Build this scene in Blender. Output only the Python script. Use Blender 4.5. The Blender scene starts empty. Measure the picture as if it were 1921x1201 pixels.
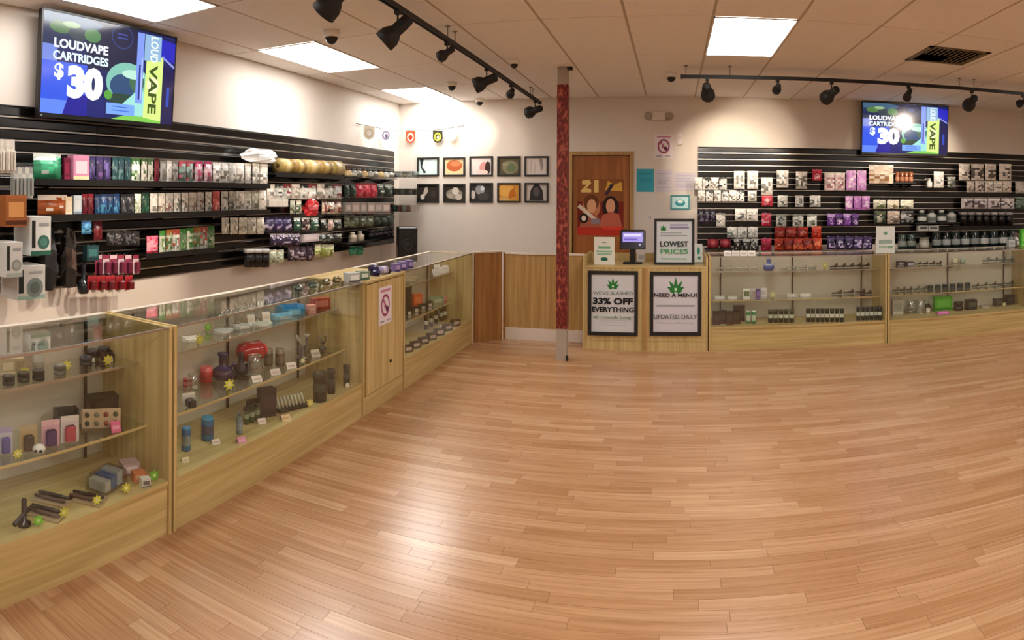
import bpy, math, random
from mathutils import Vector, Matrix
random.seed(7)
SC = bpy.context.scene
COL = SC.collection
PI = math.pi

# ------------------------------------------------------------------ camera (the photograph is a cylindrical panorama)
F, XC, Y0, EYE = 1206.6, 960.5, 365.7, 1.57      # pixels per radian, centre column, horizon row, eye height
YAW, ROLL = -0.2499, 0.0045
FW = Vector((math.sin(YAW), math.cos(YAW), 0))
R0 = Vector((math.cos(YAW), -math.sin(YAW), 0)); U0 = Vector((0, 0, 1))
RT = R0*math.cos(ROLL) + U0*math.sin(ROLL); UP = U0*math.cos(ROLL) - R0*math.sin(ROLL)
cam = bpy.data.cameras.new('camera'); camo = bpy.data.objects.new('camera', cam); COL.objects.link(camo)
cam.type = 'PANO'; cam.panorama_type = 'CENTRAL_CYLINDRICAL'
cam.central_cylindrical_range_u_min = -960.5/F; cam.central_cylindrical_range_u_max = 960.5/F
cam.central_cylindrical_range_v_min = (Y0-1201)/F; cam.central_cylindrical_range_v_max = Y0/F
cam.central_cylindrical_radius = 1.0
cam.clip_start = 0.05
M = Matrix(((RT.x, UP.x, -FW.x, 0), (RT.y, UP.y, -FW.y, 0), (RT.z, UP.z, -FW.z, EYE), (0, 0, 0, 1)))
camo.matrix_world = M
SC.camera = camo

def on(px, py, ax, val):
    """photo pixel -> the point of that line of sight on the plane axis=val (a wall, shelf or floor)"""
    ph = (px-XC)/F; v = (Y0-py)/F
    d = FW*math.cos(ph) + RT*math.sin(ph) + UP*v
    o = Vector((0, 0, EYE)); t = (val-o[ax])/d[ax]
    return o + d*t
def slant(p): return math.hypot(p.x, p.y)

# ------------------------------------------------------------------ world and exposure
w = bpy.data.worlds.new('world'); SC.world = w; w.use_nodes = True
w.node_tree.nodes['Background'].inputs[0].default_value = (1, .95, .9, 1)
w.node_tree.nodes['Background'].inputs[1].default_value = 0.05
SC.view_settings.view_transform = 'Standard'; SC.view_settings.look = 'None'
SC.view_settings.gamma = 1; SC.view_settings.use_curve_mapping = False
SC.view_settings.exposure = 0.44
SC.cycles.transparent_max_bounces = 20
SC.cycles.max_bounces = 7; SC.cycles.diffuse_bounces = 5; SC.cycles.glossy_bounces = 3
SC.cycles.caustics_reflective = False; SC.cycles.caustics_refractive = False
PANEL_EMIT = 11.0; SPOT_W = 42.0; SCREEN = .85

# ------------------------------------------------------------------ room numbers
XW, YW, ZC = -3.60, 7.94, 2.79          # side wall, rear wall, ceiling
XR, YF = 6.4, -2.6                      # far side wall and shop front, both behind the frame
XCNT, YCNT, HC = -2.08, 6.49, 0.955     # fronts and height of the counters

# ------------------------------------------------------------------ helpers
def lin(c):
    if isinstance(c, str):
        c = tuple(int(c[i:i+2], 16)/255 for i in (0, 2, 4))
    return tuple((x/12.92 if x <= .04045 else ((x+.055)/1.055)**2.4) for x in c[:3]) + (1,)

def nmat(name):
    m = bpy.data.materials.new(name); m.use_nodes = True
    nt = m.node_tree; return m, nt, nt.nodes['Principled BSDF']
def plain(name, c, rough=.5, metal=0., spec=.5, noise=0., scale=30, bump=0.):
    m, nt, b = nmat(name)
    b.inputs['Base Color'].default_value = lin(c); b.inputs['Roughness'].default_value = rough
    b.inputs['Metallic'].default_value = metal; b.inputs['Specular IOR Level'].default_value = spec
    n = nt.nodes.new('ShaderNodeTexNoise'); n.inputs['Scale'].default_value = scale; n.inputs['Detail'].default_value = 3
    g = nt.nodes.new('ShaderNodeNewGeometry'); nt.links.new(g.outputs['Position'], n.inputs['Vector'])
    if noise:
        mx = nt.nodes.new('ShaderNodeMix'); mx.data_type = 'RGBA'
        a = lin(c); mx.inputs[6].default_value = tuple(x*(1-noise) for x in a[:3])+(1,); mx.inputs[7].default_value = tuple(min(1, x*(1+noise)) for x in a[:3])+(1,)
        nt.links.new(n.outputs[0], mx.inputs[0]); nt.links.new(mx.outputs[2], b.inputs['Base Color'])
    if bump:
        bp = nt.nodes.new('ShaderNodeBump'); bp.inputs['Strength'].default_value = bump; bp.inputs['Distance'].default_value = .01
        nt.links.new(n.outputs[0], bp.inputs['Height']); nt.links.new(bp.outputs[0], b.inputs['Normal'])
    return m
def wood(name, c1, c2, axis='z', rough=.4, obj=True, fine=1.):
    m, nt, b = nmat(name); b.inputs['Roughness'].default_value = rough; b.inputs['Specular IOR Level'].default_value = .35
    tc = nt.nodes.new('ShaderNodeTexCoord'); mp = nt.nodes.new('ShaderNodeMapping')
    s = [28*fine, 28*fine, 28*fine]; s['xyz'.index(axis)] = 1.1
    mp.inputs['Scale'].default_value = s; nt.links.new(tc.outputs['Object'], mp.inputs[0])
    n = nt.nodes.new('ShaderNodeTexNoise'); n.inputs['Scale'].default_value = 1; n.inputs['Detail'].default_value = 5; n.inputs['Distortion'].default_value = .6
    nt.links.new(mp.outputs[0], n.inputs['Vector'])
    r = nt.nodes.new('ShaderNodeValToRGB'); r.color_ramp.elements[0].position = .3; r.color_ramp.elements[1].position = .72
    r.color_ramp.elements[0].color = lin(c1); r.color_ramp.elements[1].color = lin(c2)
    nt.links.new(n.outputs[0], r.inputs[0]); nt.links.new(r.outputs[0], b.inputs['Base Color'])
    return m
def attr_mat(name, rough=.4, spec=.5, metal=0, emit=0):
    m, nt, b = nmat(name); a = nt.nodes.new('ShaderNodeAttribute'); a.attribute_name = 'col'
    b.inputs['Roughness'].default_value = rough; b.inputs['Specular IOR Level'].default_value = spec; b.inputs['Metallic'].default_value = metal
    if emit:
        b.inputs['Base Color'].default_value = (.01, .01, .012, 1)
        nt.links.new(a.outputs['Color'], b.inputs['Emission Color']); b.inputs['Emission Strength'].default_value = emit
    else:
        nt.links.new(a.outputs['Color'], b.inputs['Base Color'])
    return m
def emit_mat(name, c, s):
    m, nt, b = nmat(name); b.inputs['Base Color'].default_value = (.8, .8, .8, 1)
    b.inputs['Emission Color'].default_value = lin(c); b.inputs['Emission Strength'].default_value = s; return m
def glass_mat(name, tint, refl=1., base=0.02):
    m = bpy.data.materials.new(name); m.use_nodes = True; nt = m.node_tree; nt.nodes.clear()
    o = nt.nodes.new('ShaderNodeOutputMaterial'); t = nt.nodes.new('ShaderNodeBsdfTransparent'); g = nt.nodes.new('ShaderNodeBsdfGlossy')
    t.inputs[0].default_value = lin(tint); g.inputs['Roughness'].default_value = .02; g.inputs[0].default_value = (1, 1, 1, 1)
    fr = nt.nodes.new('ShaderNodeLayerWeight'); fr.inputs[0].default_value = .5
    pw = nt.nodes.new('ShaderNodeMath'); pw.operation = 'POWER'; pw.inputs[1].default_value = 5
    mu = nt.nodes.new('ShaderNodeMath'); mu.operation = 'MULTIPLY_ADD'; mu.inputs[1].default_value = .9*refl; mu.inputs[2].default_value = .04*refl+base; mu.use_clamp = True
    mx = nt.nodes.new('ShaderNodeMixShader')
    nt.links.new(fr.outputs['Facing'], pw.inputs[0]); nt.links.new(pw.outputs[0], mu.inputs[0]); nt.links.new(mu.outputs[0], mx.inputs[0])
    nt.links.new(t.outputs[0], mx.inputs[1]); nt.links.new(g.outputs[0], mx.inputs[2]); nt.links.new(mx.outputs[0], o.inputs[0])
    return m

MAT = dict(
    wall=plain('wall_paint', 'd8d0c6', .75, noise=.03, scale=3, bump=.05),
    tile=plain('ceiling_tile', 'ece8e4', .9, noise=.04, scale=14, bump=.15),
    tbar=plain('ceiling_grid', 'b5a591', .6),
    oakv=wood('oak_vertical', 'b09860', 'd6be86', 'z'), oakh=wood('oak_horizontal', 'b09860', 'd2ba82', 'x'),
    oakd=wood('oak_dark', '8a5c30', 'a87a48', 'z'), oakm=wood('oak_mid', '9d7846', 'bd9a62', 'z'),
    door=wood('door_veneer', '8a4f22', 'a86a34', 'z', fine=.6),
    black=plain('black_plastic', '0d0c0c', .35), matte=plain('black_matte', '14110f', .6),
    slat=plain('slat_black', '0b0908', .2, spec=.5, noise=.1, scale=5), alu=plain('aluminium', 'c8c4bc', .32, 1.0),
    steel=plain('dull_steel', '8a8276', .35, .9), white=plain('white_plastic', 'e8e4dc', .4), cream=plain('cream_board', 'd6cbba', .6, noise=.04, scale=6),
    grey=plain('grey_paint', 'a59a8c', .55), trimw=plain('white_trim', 'd8ccc0', .5),
    goods=attr_mat('printed_packaging', .35), gloss=attr_mat('shiny_plastic', .12), paper=attr_mat('printed_paper', .7, .3),
    screen=attr_mat('lit_screen', .15, emit=SCREEN), glow=emit_mat('fluorescent_diffuser', 'fdf9f5', PANEL_EMIT),
    bulb=emit_mat('spot_bulb', 'ffd9a8', 25.), glass=glass_mat('showcase_glass', 'fbfdfb', .9, 0), shelfglass=glass_mat('shelf_glass', 'f2f7f3', 1.2, .02),
    clear=glass_mat('clear_glassware', 'eef2f0', 2.2, .12), acrylic=glass_mat('clear_acrylic', 'e6e8e6', 1.5, .05),
    standard=plain('bronze_standard', '4a3524', .4, .3),
)

def tag(o, label=None, cat=None, group=None, kind=None):
    if label: o['label'] = label
    if cat: o['category'] = cat
    if group: o['group'] = group
    if kind: o['kind'] = kind
    return o
def empty(name, loc, rotz=0, label=None, cat=None, group=None, kind=None):
    o = bpy.data.objects.new(name, None); COL.objects.link(o); o.location = loc; o.rotation_euler = (0, 0, rotz)
    o.empty_display_size = .05
    return tag(o, label, cat, group, kind)

class MB:
    def __init__(s): s.v, s.f, s.c, s.sm = [], [], [], []
    def poly(s, pts, col=(1, 1, 1), smooth=False):
        n = len(s.v); s.v += [tuple(p) for p in pts]; s.f.append(tuple(range(n, n+len(pts)))); s.c.append(col); s.sm.append(smooth); return s
    def bb(s, x0, x1, y0, y1, z0, z1, col=(1, 1, 1), front=None):
        n = len(s.v)
        s.v += [(x0, y0, z0), (x1, y0, z0), (x1, y1, z0), (x0, y1, z0), (x0, y0, z1), (x1, y0, z1), (x1, y1, z1), (x0, y1, z1)]
        for k, q in enumerate(((0, 3, 2, 1), (4, 5, 6, 7), (0, 1, 5, 4), (1, 2, 6, 5), (2, 3, 7, 6), (3, 0, 4, 7))):
            s.f.append(tuple(n+i for i in q)); s.c.append(front if (front and k == 2) else col); s.sm.append(False)
        return s
    def cbox(s, x0, x1, y0, y1, z0, z1, ch=.004, col=(1, 1, 1)):
        """box with chamfered vertical and top edges"""
        pts = []
        for (z, i) in ((z0, 0), (z1-ch, 0), (z1, ch)):
            a, b, c, d = x0+i, x1-i, y0+i, y1-i
            pts.append([(a+ch, c, z), (b-ch, c, z), (b, c+ch, z), (b, d-ch, z), (b-ch, d, z), (a+ch, d, z), (a, d-ch, z), (a, c+ch, z)])
        n = len(s.v)
        for r in pts: s.v += r
        for k in range(2):
            for i in range(8):
                j = (i+1) % 8
                s.f.append((n+k*8+i, n+k*8+j, n+k*8+8+j, n+k*8+8+i)); s.c.append(col); s.sm.append(False)
        s.f.append(tuple(n+16+i for i in range(8))); s.c.append(col); s.sm.append(False)
        s.f.append(tuple(n+7-i for i in range(8))); s.c.append(col); s.sm.append(False)
        return s
    def lathe(s, prof, n=12, c=(0, 0, 0), col=(1, 1, 1), axis='z', smooth=True, sx=1., sy=1.):
        """prof: [(r, h[, colour])]"""
        b = len(s.v); ax = {'z': (0, 1, 2), 'x': (1, 2, 0), 'y': (2, 0, 1)}[axis]
        for p in prof:
            for i in range(n):
                a = 2*PI*i/n; q = [0, 0, 0]
                q[ax[0]] = p[0]*math.cos(a)*sx; q[ax[1]] = p[0]*math.sin(a)*sy; q[ax[2]] = p[1]
                s.v.append((c[0]+q[0], c[1]+q[1], c[2]+q[2]))
        for k in range(len(prof)-1):
            cc = prof[k+1][2] if len(prof[k+1]) > 2 else col
            for i in range(n):
                j = (i+1) % n
                s.f.append((b+k*n+i, b+k*n+j, b+(k+1)*n+j, b+(k+1)*n+i)); s.c.append(cc); s.sm.append(smooth)
        s.f.append(tuple(b+n-1-i for i in range(n))); s.c.append(prof[0][2] if len(prof[0]) > 2 else col); s.sm.append(False)
        e = b+(len(prof)-1)*n
        s.f.append(tuple(e+i for i in range(n))); s.c.append(prof[-1][2] if len(prof[-1]) > 2 else col); s.sm.append(False)
        return s
    def tube(s, pts, r, n=8, col=(1, 1, 1)):
        pts = [Vector(p) for p in pts]; b = len(s.v)
        for k, p in enumerate(pts):
            d = (pts[min(k+1, len(pts)-1)]-pts[max(k-1, 0)]).normalized()
            a = d.orthogonal().normalized(); e = d.cross(a); rr = r[k] if isinstance(r, (list, tuple)) else r
            for i in range(n):
                t = 2*PI*i/n; s.v.append(tuple(p + a*(rr*math.cos(t)) + e*(rr*math.sin(t))))
        for k in range(len(pts)-1):
            for i in range(n):
                j = (i+1) % n
                s.f.append((b+k*n+i, b+k*n+j, b+(k+1)*n+j, b+(k+1)*n+i)); s.c.append(col); s.sm.append(True)
        s.f.append(tuple(b+n-1-i for i in range(n))); s.c.append(col); s.sm.append(False)
        e = b+(len(pts)-1)*n; s.f.append(tuple(e+i for i in range(n))); s.c.append(col); s.sm.append(False)
        return s
    def mesh(s, name):
        me = bpy.data.meshes.new(name); me.from_pydata(s.v, [], s.f)
        if any(c != (1, 1, 1) for c in s.c):
            at = me.color_attributes.new('col', 'FLOAT_COLOR', 'CORNER'); buf = []
            for f, c in zip(s.f, s.c): buf += list(lin(c))*len(f)
            at.data.foreach_set('color', buf)
        me.polygons.foreach_set('use_smooth', s.sm); me.update(); return me
    def build(s, name, mat, parent=None, loc=(0, 0, 0), rotz=0, label=None, cat=None, group=None, kind=None):
        me = s.mesh(name); me.materials.append(MAT[mat] if isinstance(mat, str) else mat)
        return place(me, name, parent, loc, rotz, label, cat, group, kind)
def place(me, name, parent=None, loc=(0, 0, 0), rotz=0, label=None, cat=None, group=None, kind=None):
    o = bpy.data.objects.new(name, me); COL.objects.link(o); o.location = loc; o.rotation_euler = (0, 0, rotz)
    if parent: o.parent = parent
    return tag(o, label, cat, group, kind)

def pic(shapes, wd, ht, y=0., step=.0006):
    """flat print: unit-square shapes layered a hair in front of one another, facing -y; origin at the bottom centre"""
    m = MB(); k = 0
    for s in shapes:
        if s[0] == 'r': _, a, b, c, d, col = s; pts = [(a, b), (c, b), (c, d), (a, d)]
        elif s[0] == 'e': _, cx, cy, rx, ry, col = s; pts = [(cx+rx*math.cos(2*PI*i/20), cy+ry*math.sin(2*PI*i/20)) for i in range(20)]
        elif s[0] == 'o':
            _, cx, cy, rx, ry, th, col = s
            for i in range(20):
                a, b = 2*PI*i/20, 2*PI*(i+1)/20
                m.poly([((cx+rx*q*math.cos(t)-.5)*wd, y-k*step, (cy+ry*q*math.sin(t))*ht) for q, t in ((1, a), (1, b), (1-th, b), (1-th, a))][::-1], col)
            k += 1; continue
        else: _, pts, col = s
        ar = sum(pts[i][0]*pts[(i+1) % len(pts)][1]-pts[(i+1) % len(pts)][0]*pts[i][1] for i in range(len(pts)))
        if ar < 0: pts = pts[::-1]
        m.poly([((p[0]-.5)*wd, y-k*step, p[1]*ht) for p in pts], col); k += 1
    return m
def leaf(cx, cy, r, col, asp=1.):
    """hemp leaf of seven leaflets as print polygons (r in unit height, asp = height/width of the sheet)"""
    out = []
    for a, l in ((90, 1), (58, .88), (122, .88), (28, .72), (152, .72), (2, .45), (178, .45)):
        t = math.radians(a); u = (math.cos(t), math.sin(t)); n = (-u[1], u[0]); w_ = .13
        out.append(('p', [(cx+asp*r*(u[0]*s*l+n[0]*w_*k), cy+r*(u[1]*s*l+n[1]*w_*k)) for s, k in ((0, 0), (.35, 1), (.6, .9), (1, 0), (.6, -.9), (.35, -1))], col))
    return out
def text(s, parent, wd, x, z, y, col, mat='paper', ht=None, rot=0., bold=.0, name='lettering'):
    """a line of lettering fitted to width wd (and height ht), centred on x, z, facing -y"""
    cu = bpy.data.curves.new('t', 'FONT'); cu.body = s; cu.align_x = 'CENTER'; cu.align_y = 'CENTER'; cu.offset = bold; cu.resolution_u = 3
    t = bpy.data.objects.new('t', cu); COL.objects.link(t); bpy.context.view_layer.update()
    dg = bpy.context.evaluated_depsgraph_get(); me = bpy.data.meshes.new_from_object(t.evaluated_get(dg))
    bpy.data.objects.remove(t); bpy.data.curves.remove(cu)
    xs = [v.co.x for v in me.vertices]; ys = [v.co.y for v in me.vertices]
    sx = wd/(max(xs)-min(xs)); sy = ht/(max(ys)-min(ys)) if ht else sx
    mx, my = (max(xs)+min(xs))/2, (max(ys)+min(ys))/2; cr, sr = math.cos(rot), math.sin(rot)
    for v in me.vertices:
        a, b = (v.co.x-mx)*sx, (v.co.y-my)*sy
        v.co = (x + a*cr - b*sr, y, z + a*sr + b*cr)
    at = me.color_attributes.new('col', 'FLOAT_COLOR', 'CORNER'); at.data.foreach_set('color', list(lin(col))*len(me.loops))
    me.materials.clear(); me.materials.append(MAT[mat]); me.name = name
    return place(me, name, parent)

# ================================================================== SETTING
# floor: a sub-floor with strip planks; the 300 that show largest are parts of their own, the rest one joined part
def floor_mat():
    m, nt, b = nmat('laminate_strip'); L = nt.links.new
    a = nt.nodes.new('ShaderNodeAttribute'); a.attribute_name = 'tone'
    g = nt.nodes.new('ShaderNodeNewGeometry'); mp = nt.nodes.new('ShaderNodeMapping'); mp.inputs['Scale'].default_value = (1.6, 46, 1)
    off = nt.nodes.new('ShaderNodeVectorMath'); off.operation = 'ADD'; cmb = nt.nodes.new('ShaderNodeCombineXYZ')
    mul = nt.nodes.new('ShaderNodeMath'); mul.operation = 'MULTIPLY'; mul.inputs[1].default_value = 37
    L(a.outputs['Fac'], mul.inputs[0]); L(mul.outputs[0], cmb.inputs[0]); L(mul.outputs[0], cmb.inputs[2])
    L(g.outputs['Position'], mp.inputs[0]); L(mp.outputs[0], off.inputs[0]); L(cmb.outputs[0], off.inputs[1])
    n = nt.nodes.new('ShaderNodeTexNoise'); n.inputs['Scale'].default_value = 1.4; n.inputs['Detail'].default_value = 5; n.inputs['Distortion'].default_value = .5
    L(off.outputs[0], n.inputs['Vector'])
    r = nt.nodes.new('ShaderNodeValToRGB'); e = r.color_ramp.elements
    e[0].position = 0; e[0].color = lin('b3875f'); e[1].position = 1; e[1].color = lin('cba680')
    for p, c in ((.3, 'b98d66'), (.55, 'be946d'), (.8, 'c59b75')):
        q = e.new(p); q.color = lin(c)
    L(a.outputs['Fac'], r.inputs[0])
    mx = nt.nodes.new('ShaderNodeMix'); mx.data_type = 'RGBA'; mx.blend_type = 'MULTIPLY'; mx.inputs[0].default_value = .75
    r2 = nt.nodes.new('ShaderNodeValToRGB'); r2.color_ramp.elements[0].position = .3; r2.color_ramp.elements[1].position = .65
    r2.color_ramp.elements[0].color = lin('d6c6b4'); r2.color_ramp.elements[1].color = (1, 1, 1, 1)
    L(n.outputs[0], r2.inputs[0]); L(r.outputs[0], mx.inputs[6]); L(r2.outputs[0], mx.inputs[7]); L(mx.outputs[2], b.inputs['Base Color'])
    b.inputs['Roughness'].default_value = .24; b.inputs['Specular IOR Level'].default_value = .75
    return m
MAT['floor'] = floor_mat()
MAT['under'] = plain('floor_underside', '5a3c24', .8)
fl = MB().bb(XW-.1, XR+.1, YF-.1, YW+.1, -.12, -.010).build('floor', 'under', label='wood strip laminate floor across the whole shop', kind='structure')
SW = .068
planks = []
y = YF; row = 0
while y < YW:
    x = XW - random.uniform(0, .5)
    while x < XR:
        ln = random.choice((.42, .5, .58, .66, .74, .9))
        a, b = max(x, XW), min(x+ln, XR)
        if b-a > .04: planks.append((a, b, y, min(y+SW, YW), random.random()))
        x += ln
    y += SW; row += 1
def psize(p):
    cx, cy = max(p[0], min(0, p[1])), (p[2]+p[3])/2
    th = math.atan2((p[0]+p[1])/2, cy) if cy > .05 else 9
    d = math.hypot((p[0]+p[1])/2, cy)
    ok = -1.06 < th < .57 and d > 2.2 and (p[0]+p[1])/2 > XCNT
    return d if ok else 99
planks.sort(key=psize)
def plank_mesh(ps, org):
    m = MB(); tone = []
    for (a, b, c, d, t) in ps:
        dz = -.0004*t; g = .0006
        m.bb(a+g-org[0], b-g-org[0], c+g-org[1], d-g-org[1], -.010, dz); tone += [t]*24
    me = m.mesh('plank'); at = me.attributes.new('tone', 'FLOAT', 'CORNER'); at.data.foreach_set('value', tone)
    me.materials.append(MAT['floor']); return me
for p in planks[:300]:
    o_ = ((p[0]+p[1])/2, (p[2]+p[3])/2)
    place(plank_mesh([p], o_), 'plank', fl, (o_[0], o_[1], 0))
place(plank_mesh(planks[300:], (0, 0)), 'planks_beyond', fl, kind='stuff')

# walls
MB().bb(XW-.12, XW, YF, YW+.12, -.01, ZC+.06).build('wall_left', 'wall', label='cream painted side wall behind the long counter row', kind='structure')
DX0, DX1, DZ = -1.25, -.53, 2.07
m = MB().bb(XW, DX0, YW, YW+.12, -.01, ZC+.06).bb(DX1, XR, YW, YW+.12, -.01, ZC+.06).bb(DX0, DX1, YW, YW+.12, DZ, ZC+.06).bb(DX0-.1, DX1+.1, YW+.12, YW+.16, -.01, DZ+.1)
m.build('wall_back', 'wall', label='cream painted rear wall with the framed pictures', kind='structure')
MB().bb(XR, XR+.12, YF, YW+.12, -.01, ZC+.06).build('wall_right', 'wall', label='cream painted wall opposite the counter row', kind='structure')
MB().bb(XW-.12, XR+.12, YF-.12, YF, -.01, ZC+.06).build('wall_front', 'wall', label='cream painted wall facing the register', kind='structure')
for nm, a in (('baseboard_back', (XW+.01, DX0-.05, YW-.012, YW, 0, .1)), ('baseboard_left', (XW, XW+.012, YF, YW-.012, 0, .1))):
    MB().bb(*a).build(nm, 'trimw', label='low painted baseboard of the '+nm.split('_')[1].replace('left', 'side').replace('back', 'rear')+' wall', kind='structure')
# door
d = empty('door_1', ((DX0+DX1)/2, YW, 0), label='brown veneered door in the rear wall carrying a poster', kind='structure')
hw = (DX1-DX0)/2
MB().bb(-hw+.005, hw-.005, .02, .06, .01, DZ-.005).build('door_leaf', 'door', d)
fr = MB()
for s in (-1, 1): fr.bb(min(s*hw, s*(hw+.045)), max(s*hw, s*(hw+.045)), -.02, .03, 0, DZ+.045)
fr.bb(-hw, hw, -.02, .03, DZ, DZ+.045); fr.build('door_frame', 'oakm', d)
MB().lathe([(.012, 0), (.012, .04), (.028, .05), (.03, .07), (.018, .08)], 10, (0, 0, 0), axis='y').build('door_knob', 'steel', d, (hw-.07, .02, 1.0)).rotation_euler = (0, 0, PI)

# ceiling: slab, grid bars and 2 x 4 tiles
cl = MB().bb(XW-.1, XR+.1, YF-.1, YW+.1, ZC+.02, ZC+.1).build('ceiling', 'tbar', label='suspended ceiling of beige lay-in tiles', kind='structure')
TX, TY = .597, 1.19
gx = [.27+TX*k for k in range(-6, 11)]; gx = [XW]+[g for g in gx if XW+.05 < g < XR-.05]+[XR]
gy = [4.37+TY*k for k in range(-6, 4)]; gy = [g for g in gy if YF+.05 < g < YW-.05]; gy = [YF]+gy+[YW]
def cell(x, y): return (max(i for i in range(len(gx)-1) if gx[i] <= x+1e-6), max(i for i in range(len(gy)-1) if gy[i] <= y+1e-6))
PANELS = [(-3.0, 2.5), (-3.0, 5), (-3.0, 7.2), (.5, 5), (.5, 2.5), (.5, .1), (-3.0, .1), (4.1, 5), (4.1, 2.5), (4.1, .1), (.5, -1.5)]
pc = {cell(*p) for p in PANELS}
for i in range(len(gx)-1):
    for j in range(len(gy)-1):
        if (i, j) in pc: continue
        a, b, c, e = gx[i]+.007, gx[i+1]-.007, gy[j]+.007, gy[j+1]-.007
        hx, hy = (b-a)/2, (e-c)/2
        m = MB(); n = [(-hx, -hy), (hx, -hy), (hx, hy), (-hx, hy)]
        q = [(x*(1-.006/hx), y*(1-.006/hy)) for x, y in n]
        m.poly([(x, y, 0) for x, y in reversed(q)])
        for k in range(4):
            l = (k+1) % 4
            m.poly([(q[k][0], q[k][1], 0), (q[l][0], q[l][1], 0), (n[l][0], n[l][1], .006), (n[k][0], n[k][1], .006)])
        m.build('ceiling_tile', 'tile', cl, ((a+b)/2, (c+e)/2, ZC))
for g in gx[1:-1]: MB().bb(-.012, .012, YF, YW, .004, .02).build('grid_bar', 'tbar', cl, (g, 0, ZC))
for g in gy[1:-1]: MB().bb(XW, XR, -.012, .012, .0045, .02).build('grid_bar', 'tbar', cl, (0, g, ZC))
plab = {0: 'fluorescent ceiling panel above the slanted television', 1: 'fluorescent ceiling panel beside the dome camera, over the long counters', 2: 'fluorescent ceiling panel in the corner above the bunting',
        3: 'square-looking fluorescent ceiling panel between the two track lights'}
for k, p in enumerate(PANELS):
    i, j = cell(*p); a, b, c, e = gx[i]+.004, gx[i+1]-.004, gy[j]+.004, gy[j+1]-.004
    t = empty('ceiling_light', ((a+b)/2, (c+e)/2, ZC), 0, plab.get(k, 'fluorescent ceiling panel over the open floor away from the walls'), 'ceiling light', 'fluorescent ceiling panels')
    hx, hy = (b-a)/2, (e-c)/2
    MB().bb(-hx, hx, -hy, hy, .004, .012).build('diffuser', 'glow', t)
    f_ = MB()
    for s in (-1, 1): f_.bb(min(s*hx, s*(hx-.012)), max(s*hx, s*(hx-.012)), -hy, hy, -.004, .012).bb(-hx, hx, min(s*hy, s*(hy-.012)), max(s*hy, s*(hy-.012)), -.004, .012)
    f_.build('frame', 'white', t)

# wall panels and pole by the gate
m = empty('angled_end_panel', (-2.06, 6.50, 0), math.atan2(.24, .24), 'dark wood end panel set at an angle beside the last glass showcase', 'panel')
MB().bb(0, .33, 0, .03, 0, .95).build('board', 'oakd', m); MB().bb(-.005, .34, -.01, .04, .95, .965).build('cap', 'cream', m)
g = empty('low_gate', (-1.80, 6.78, 0), 0, 'low wooden gate panel standing behind the red wrapped pole', 'gate')
MB().bb(.0, .44, 0, .025, .13, .925).build('gate_panel', 'oakm', g); MB().bb(.445, .87, 0, .025, .13, .925).build('gate_panel', 'oakm', g)
MB().bb(0, .87, -.012, .037, .925, .945).build('cap', 'cream', g); MB().bb(0, .87, 0, .025, 0, .13).build('kick_board', 'trimw', g)
MB().bb(-.02, 0, -.01, .04, 0, .94).build('post', 'oakd', g)

# ================================================================== COUNTERS
def showcase(loc, rotz, W, label, sh=(.47, .755), stand=(.08, .5, .92), D=.5):
    t = empty('glass_showcase', loc, rotz, label, 'showcase', 'oak and glass showcases')
    MB().bb(.02, W-.02, .012, .03, 0, .222).build('base_panel', 'oakh', t)
    MB().bb(.02, W-.02, .006, D, .222, .245).build('deck', 'oakh', t)
    for x in (0, W-.02): MB().cbox(x, x+.02, 0, D, 0, HC, .002).build('end_panel', 'oakv', t)
    for k in (0, 1): MB().bb(.02+k*(W/2-.04), W/2+.02+k*(W/2-.04), D-.03+k*.012, D-.022+k*.012, .245, .93).build('sliding_door', 'cream', t)
    MB().bb(.02, W-.02, D-.04, D, .93, HC).build('rear_rail', 'cream', t)
    for s in stand:
        MB().bb(W*s-.006, W*s+.006, D-.046, D-.034, .245, .93).build('shelf_standard', 'standard', t)
        for k, z in enumerate(sh):
            y0 = (.16, .22)[k]
            MB().poly([(W*s-.003, D-.046, z-.005), (W*s-.003, y0+.02, z-.004), (W*s-.003, y0+.02, z-.012), (W*s-.003, D-.046, z-.05)]).poly(
                [(W*s+.003, D-.046, z-.05), (W*s+.003, y0+.02, z-.012), (W*s+.003, y0+.02, z-.004), (W*s+.003, D-.046, z-.005)]).poly(
                [(W*s-.003, D-.046, z-.05), (W*s-.003, y0+.02, z-.012), (W*s+.003, y0+.02, z-.012), (W*s+.003, D-.046, z-.05)]).build('shelf_bracket', 'standard', t)
    for k, z in enumerate(sh): 
        y0 = (.14, .2)[k]
        MB().bb(.03, W-.03, y0, D-.048, z-.004, z+.003).build('glass_shelf', 'shelfglass', t)
        MB().bb(.03, W-.03, y0-.004, y0-.0005, z-.006, z+.005).build('shelf_edge', 'alu' if k else 'oakh', t)
    MB().bb(.022, W-.022, .004, .010, .246, .944).build('front_glass', 'glass', t)
    MB().bb(.022, W-.022, .012, D-.042, HC-.008, HC-.002).build('top_glass', 'glass', t)
    MB().bb(.022, W-.022, .0, .012, .9445, HC).build('front_rail', 'alu', t)
    return t
R90 = PI/2
LU = [(.25, 1.87), (2.13, 1.89), (4.70, 1.79)]
for (y0, W), lb in zip(LU, ('oak showcase with pocket pens and boxes on its deck, under the television', 'oak showcase holding red bongs and blue cans, between showcase ends', 'oak showcase beside the angled end panel, with orange box inside')):
    showcase((XCNT, y0, 0), R90, W-.004, lb)
RU = [(.37, 1.885), (2.262, 1.82), (4.09, 1.8)]
for (x0, W), lb in zip(RU, ('oak showcase adjoining the register counter', 'oak showcase with the green box, below the rear television', 'oak showcase last in the rear row')):
    showcase((x0, YCNT, 0), 0, W-.004, lb, sh=(.485, .775))
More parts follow.
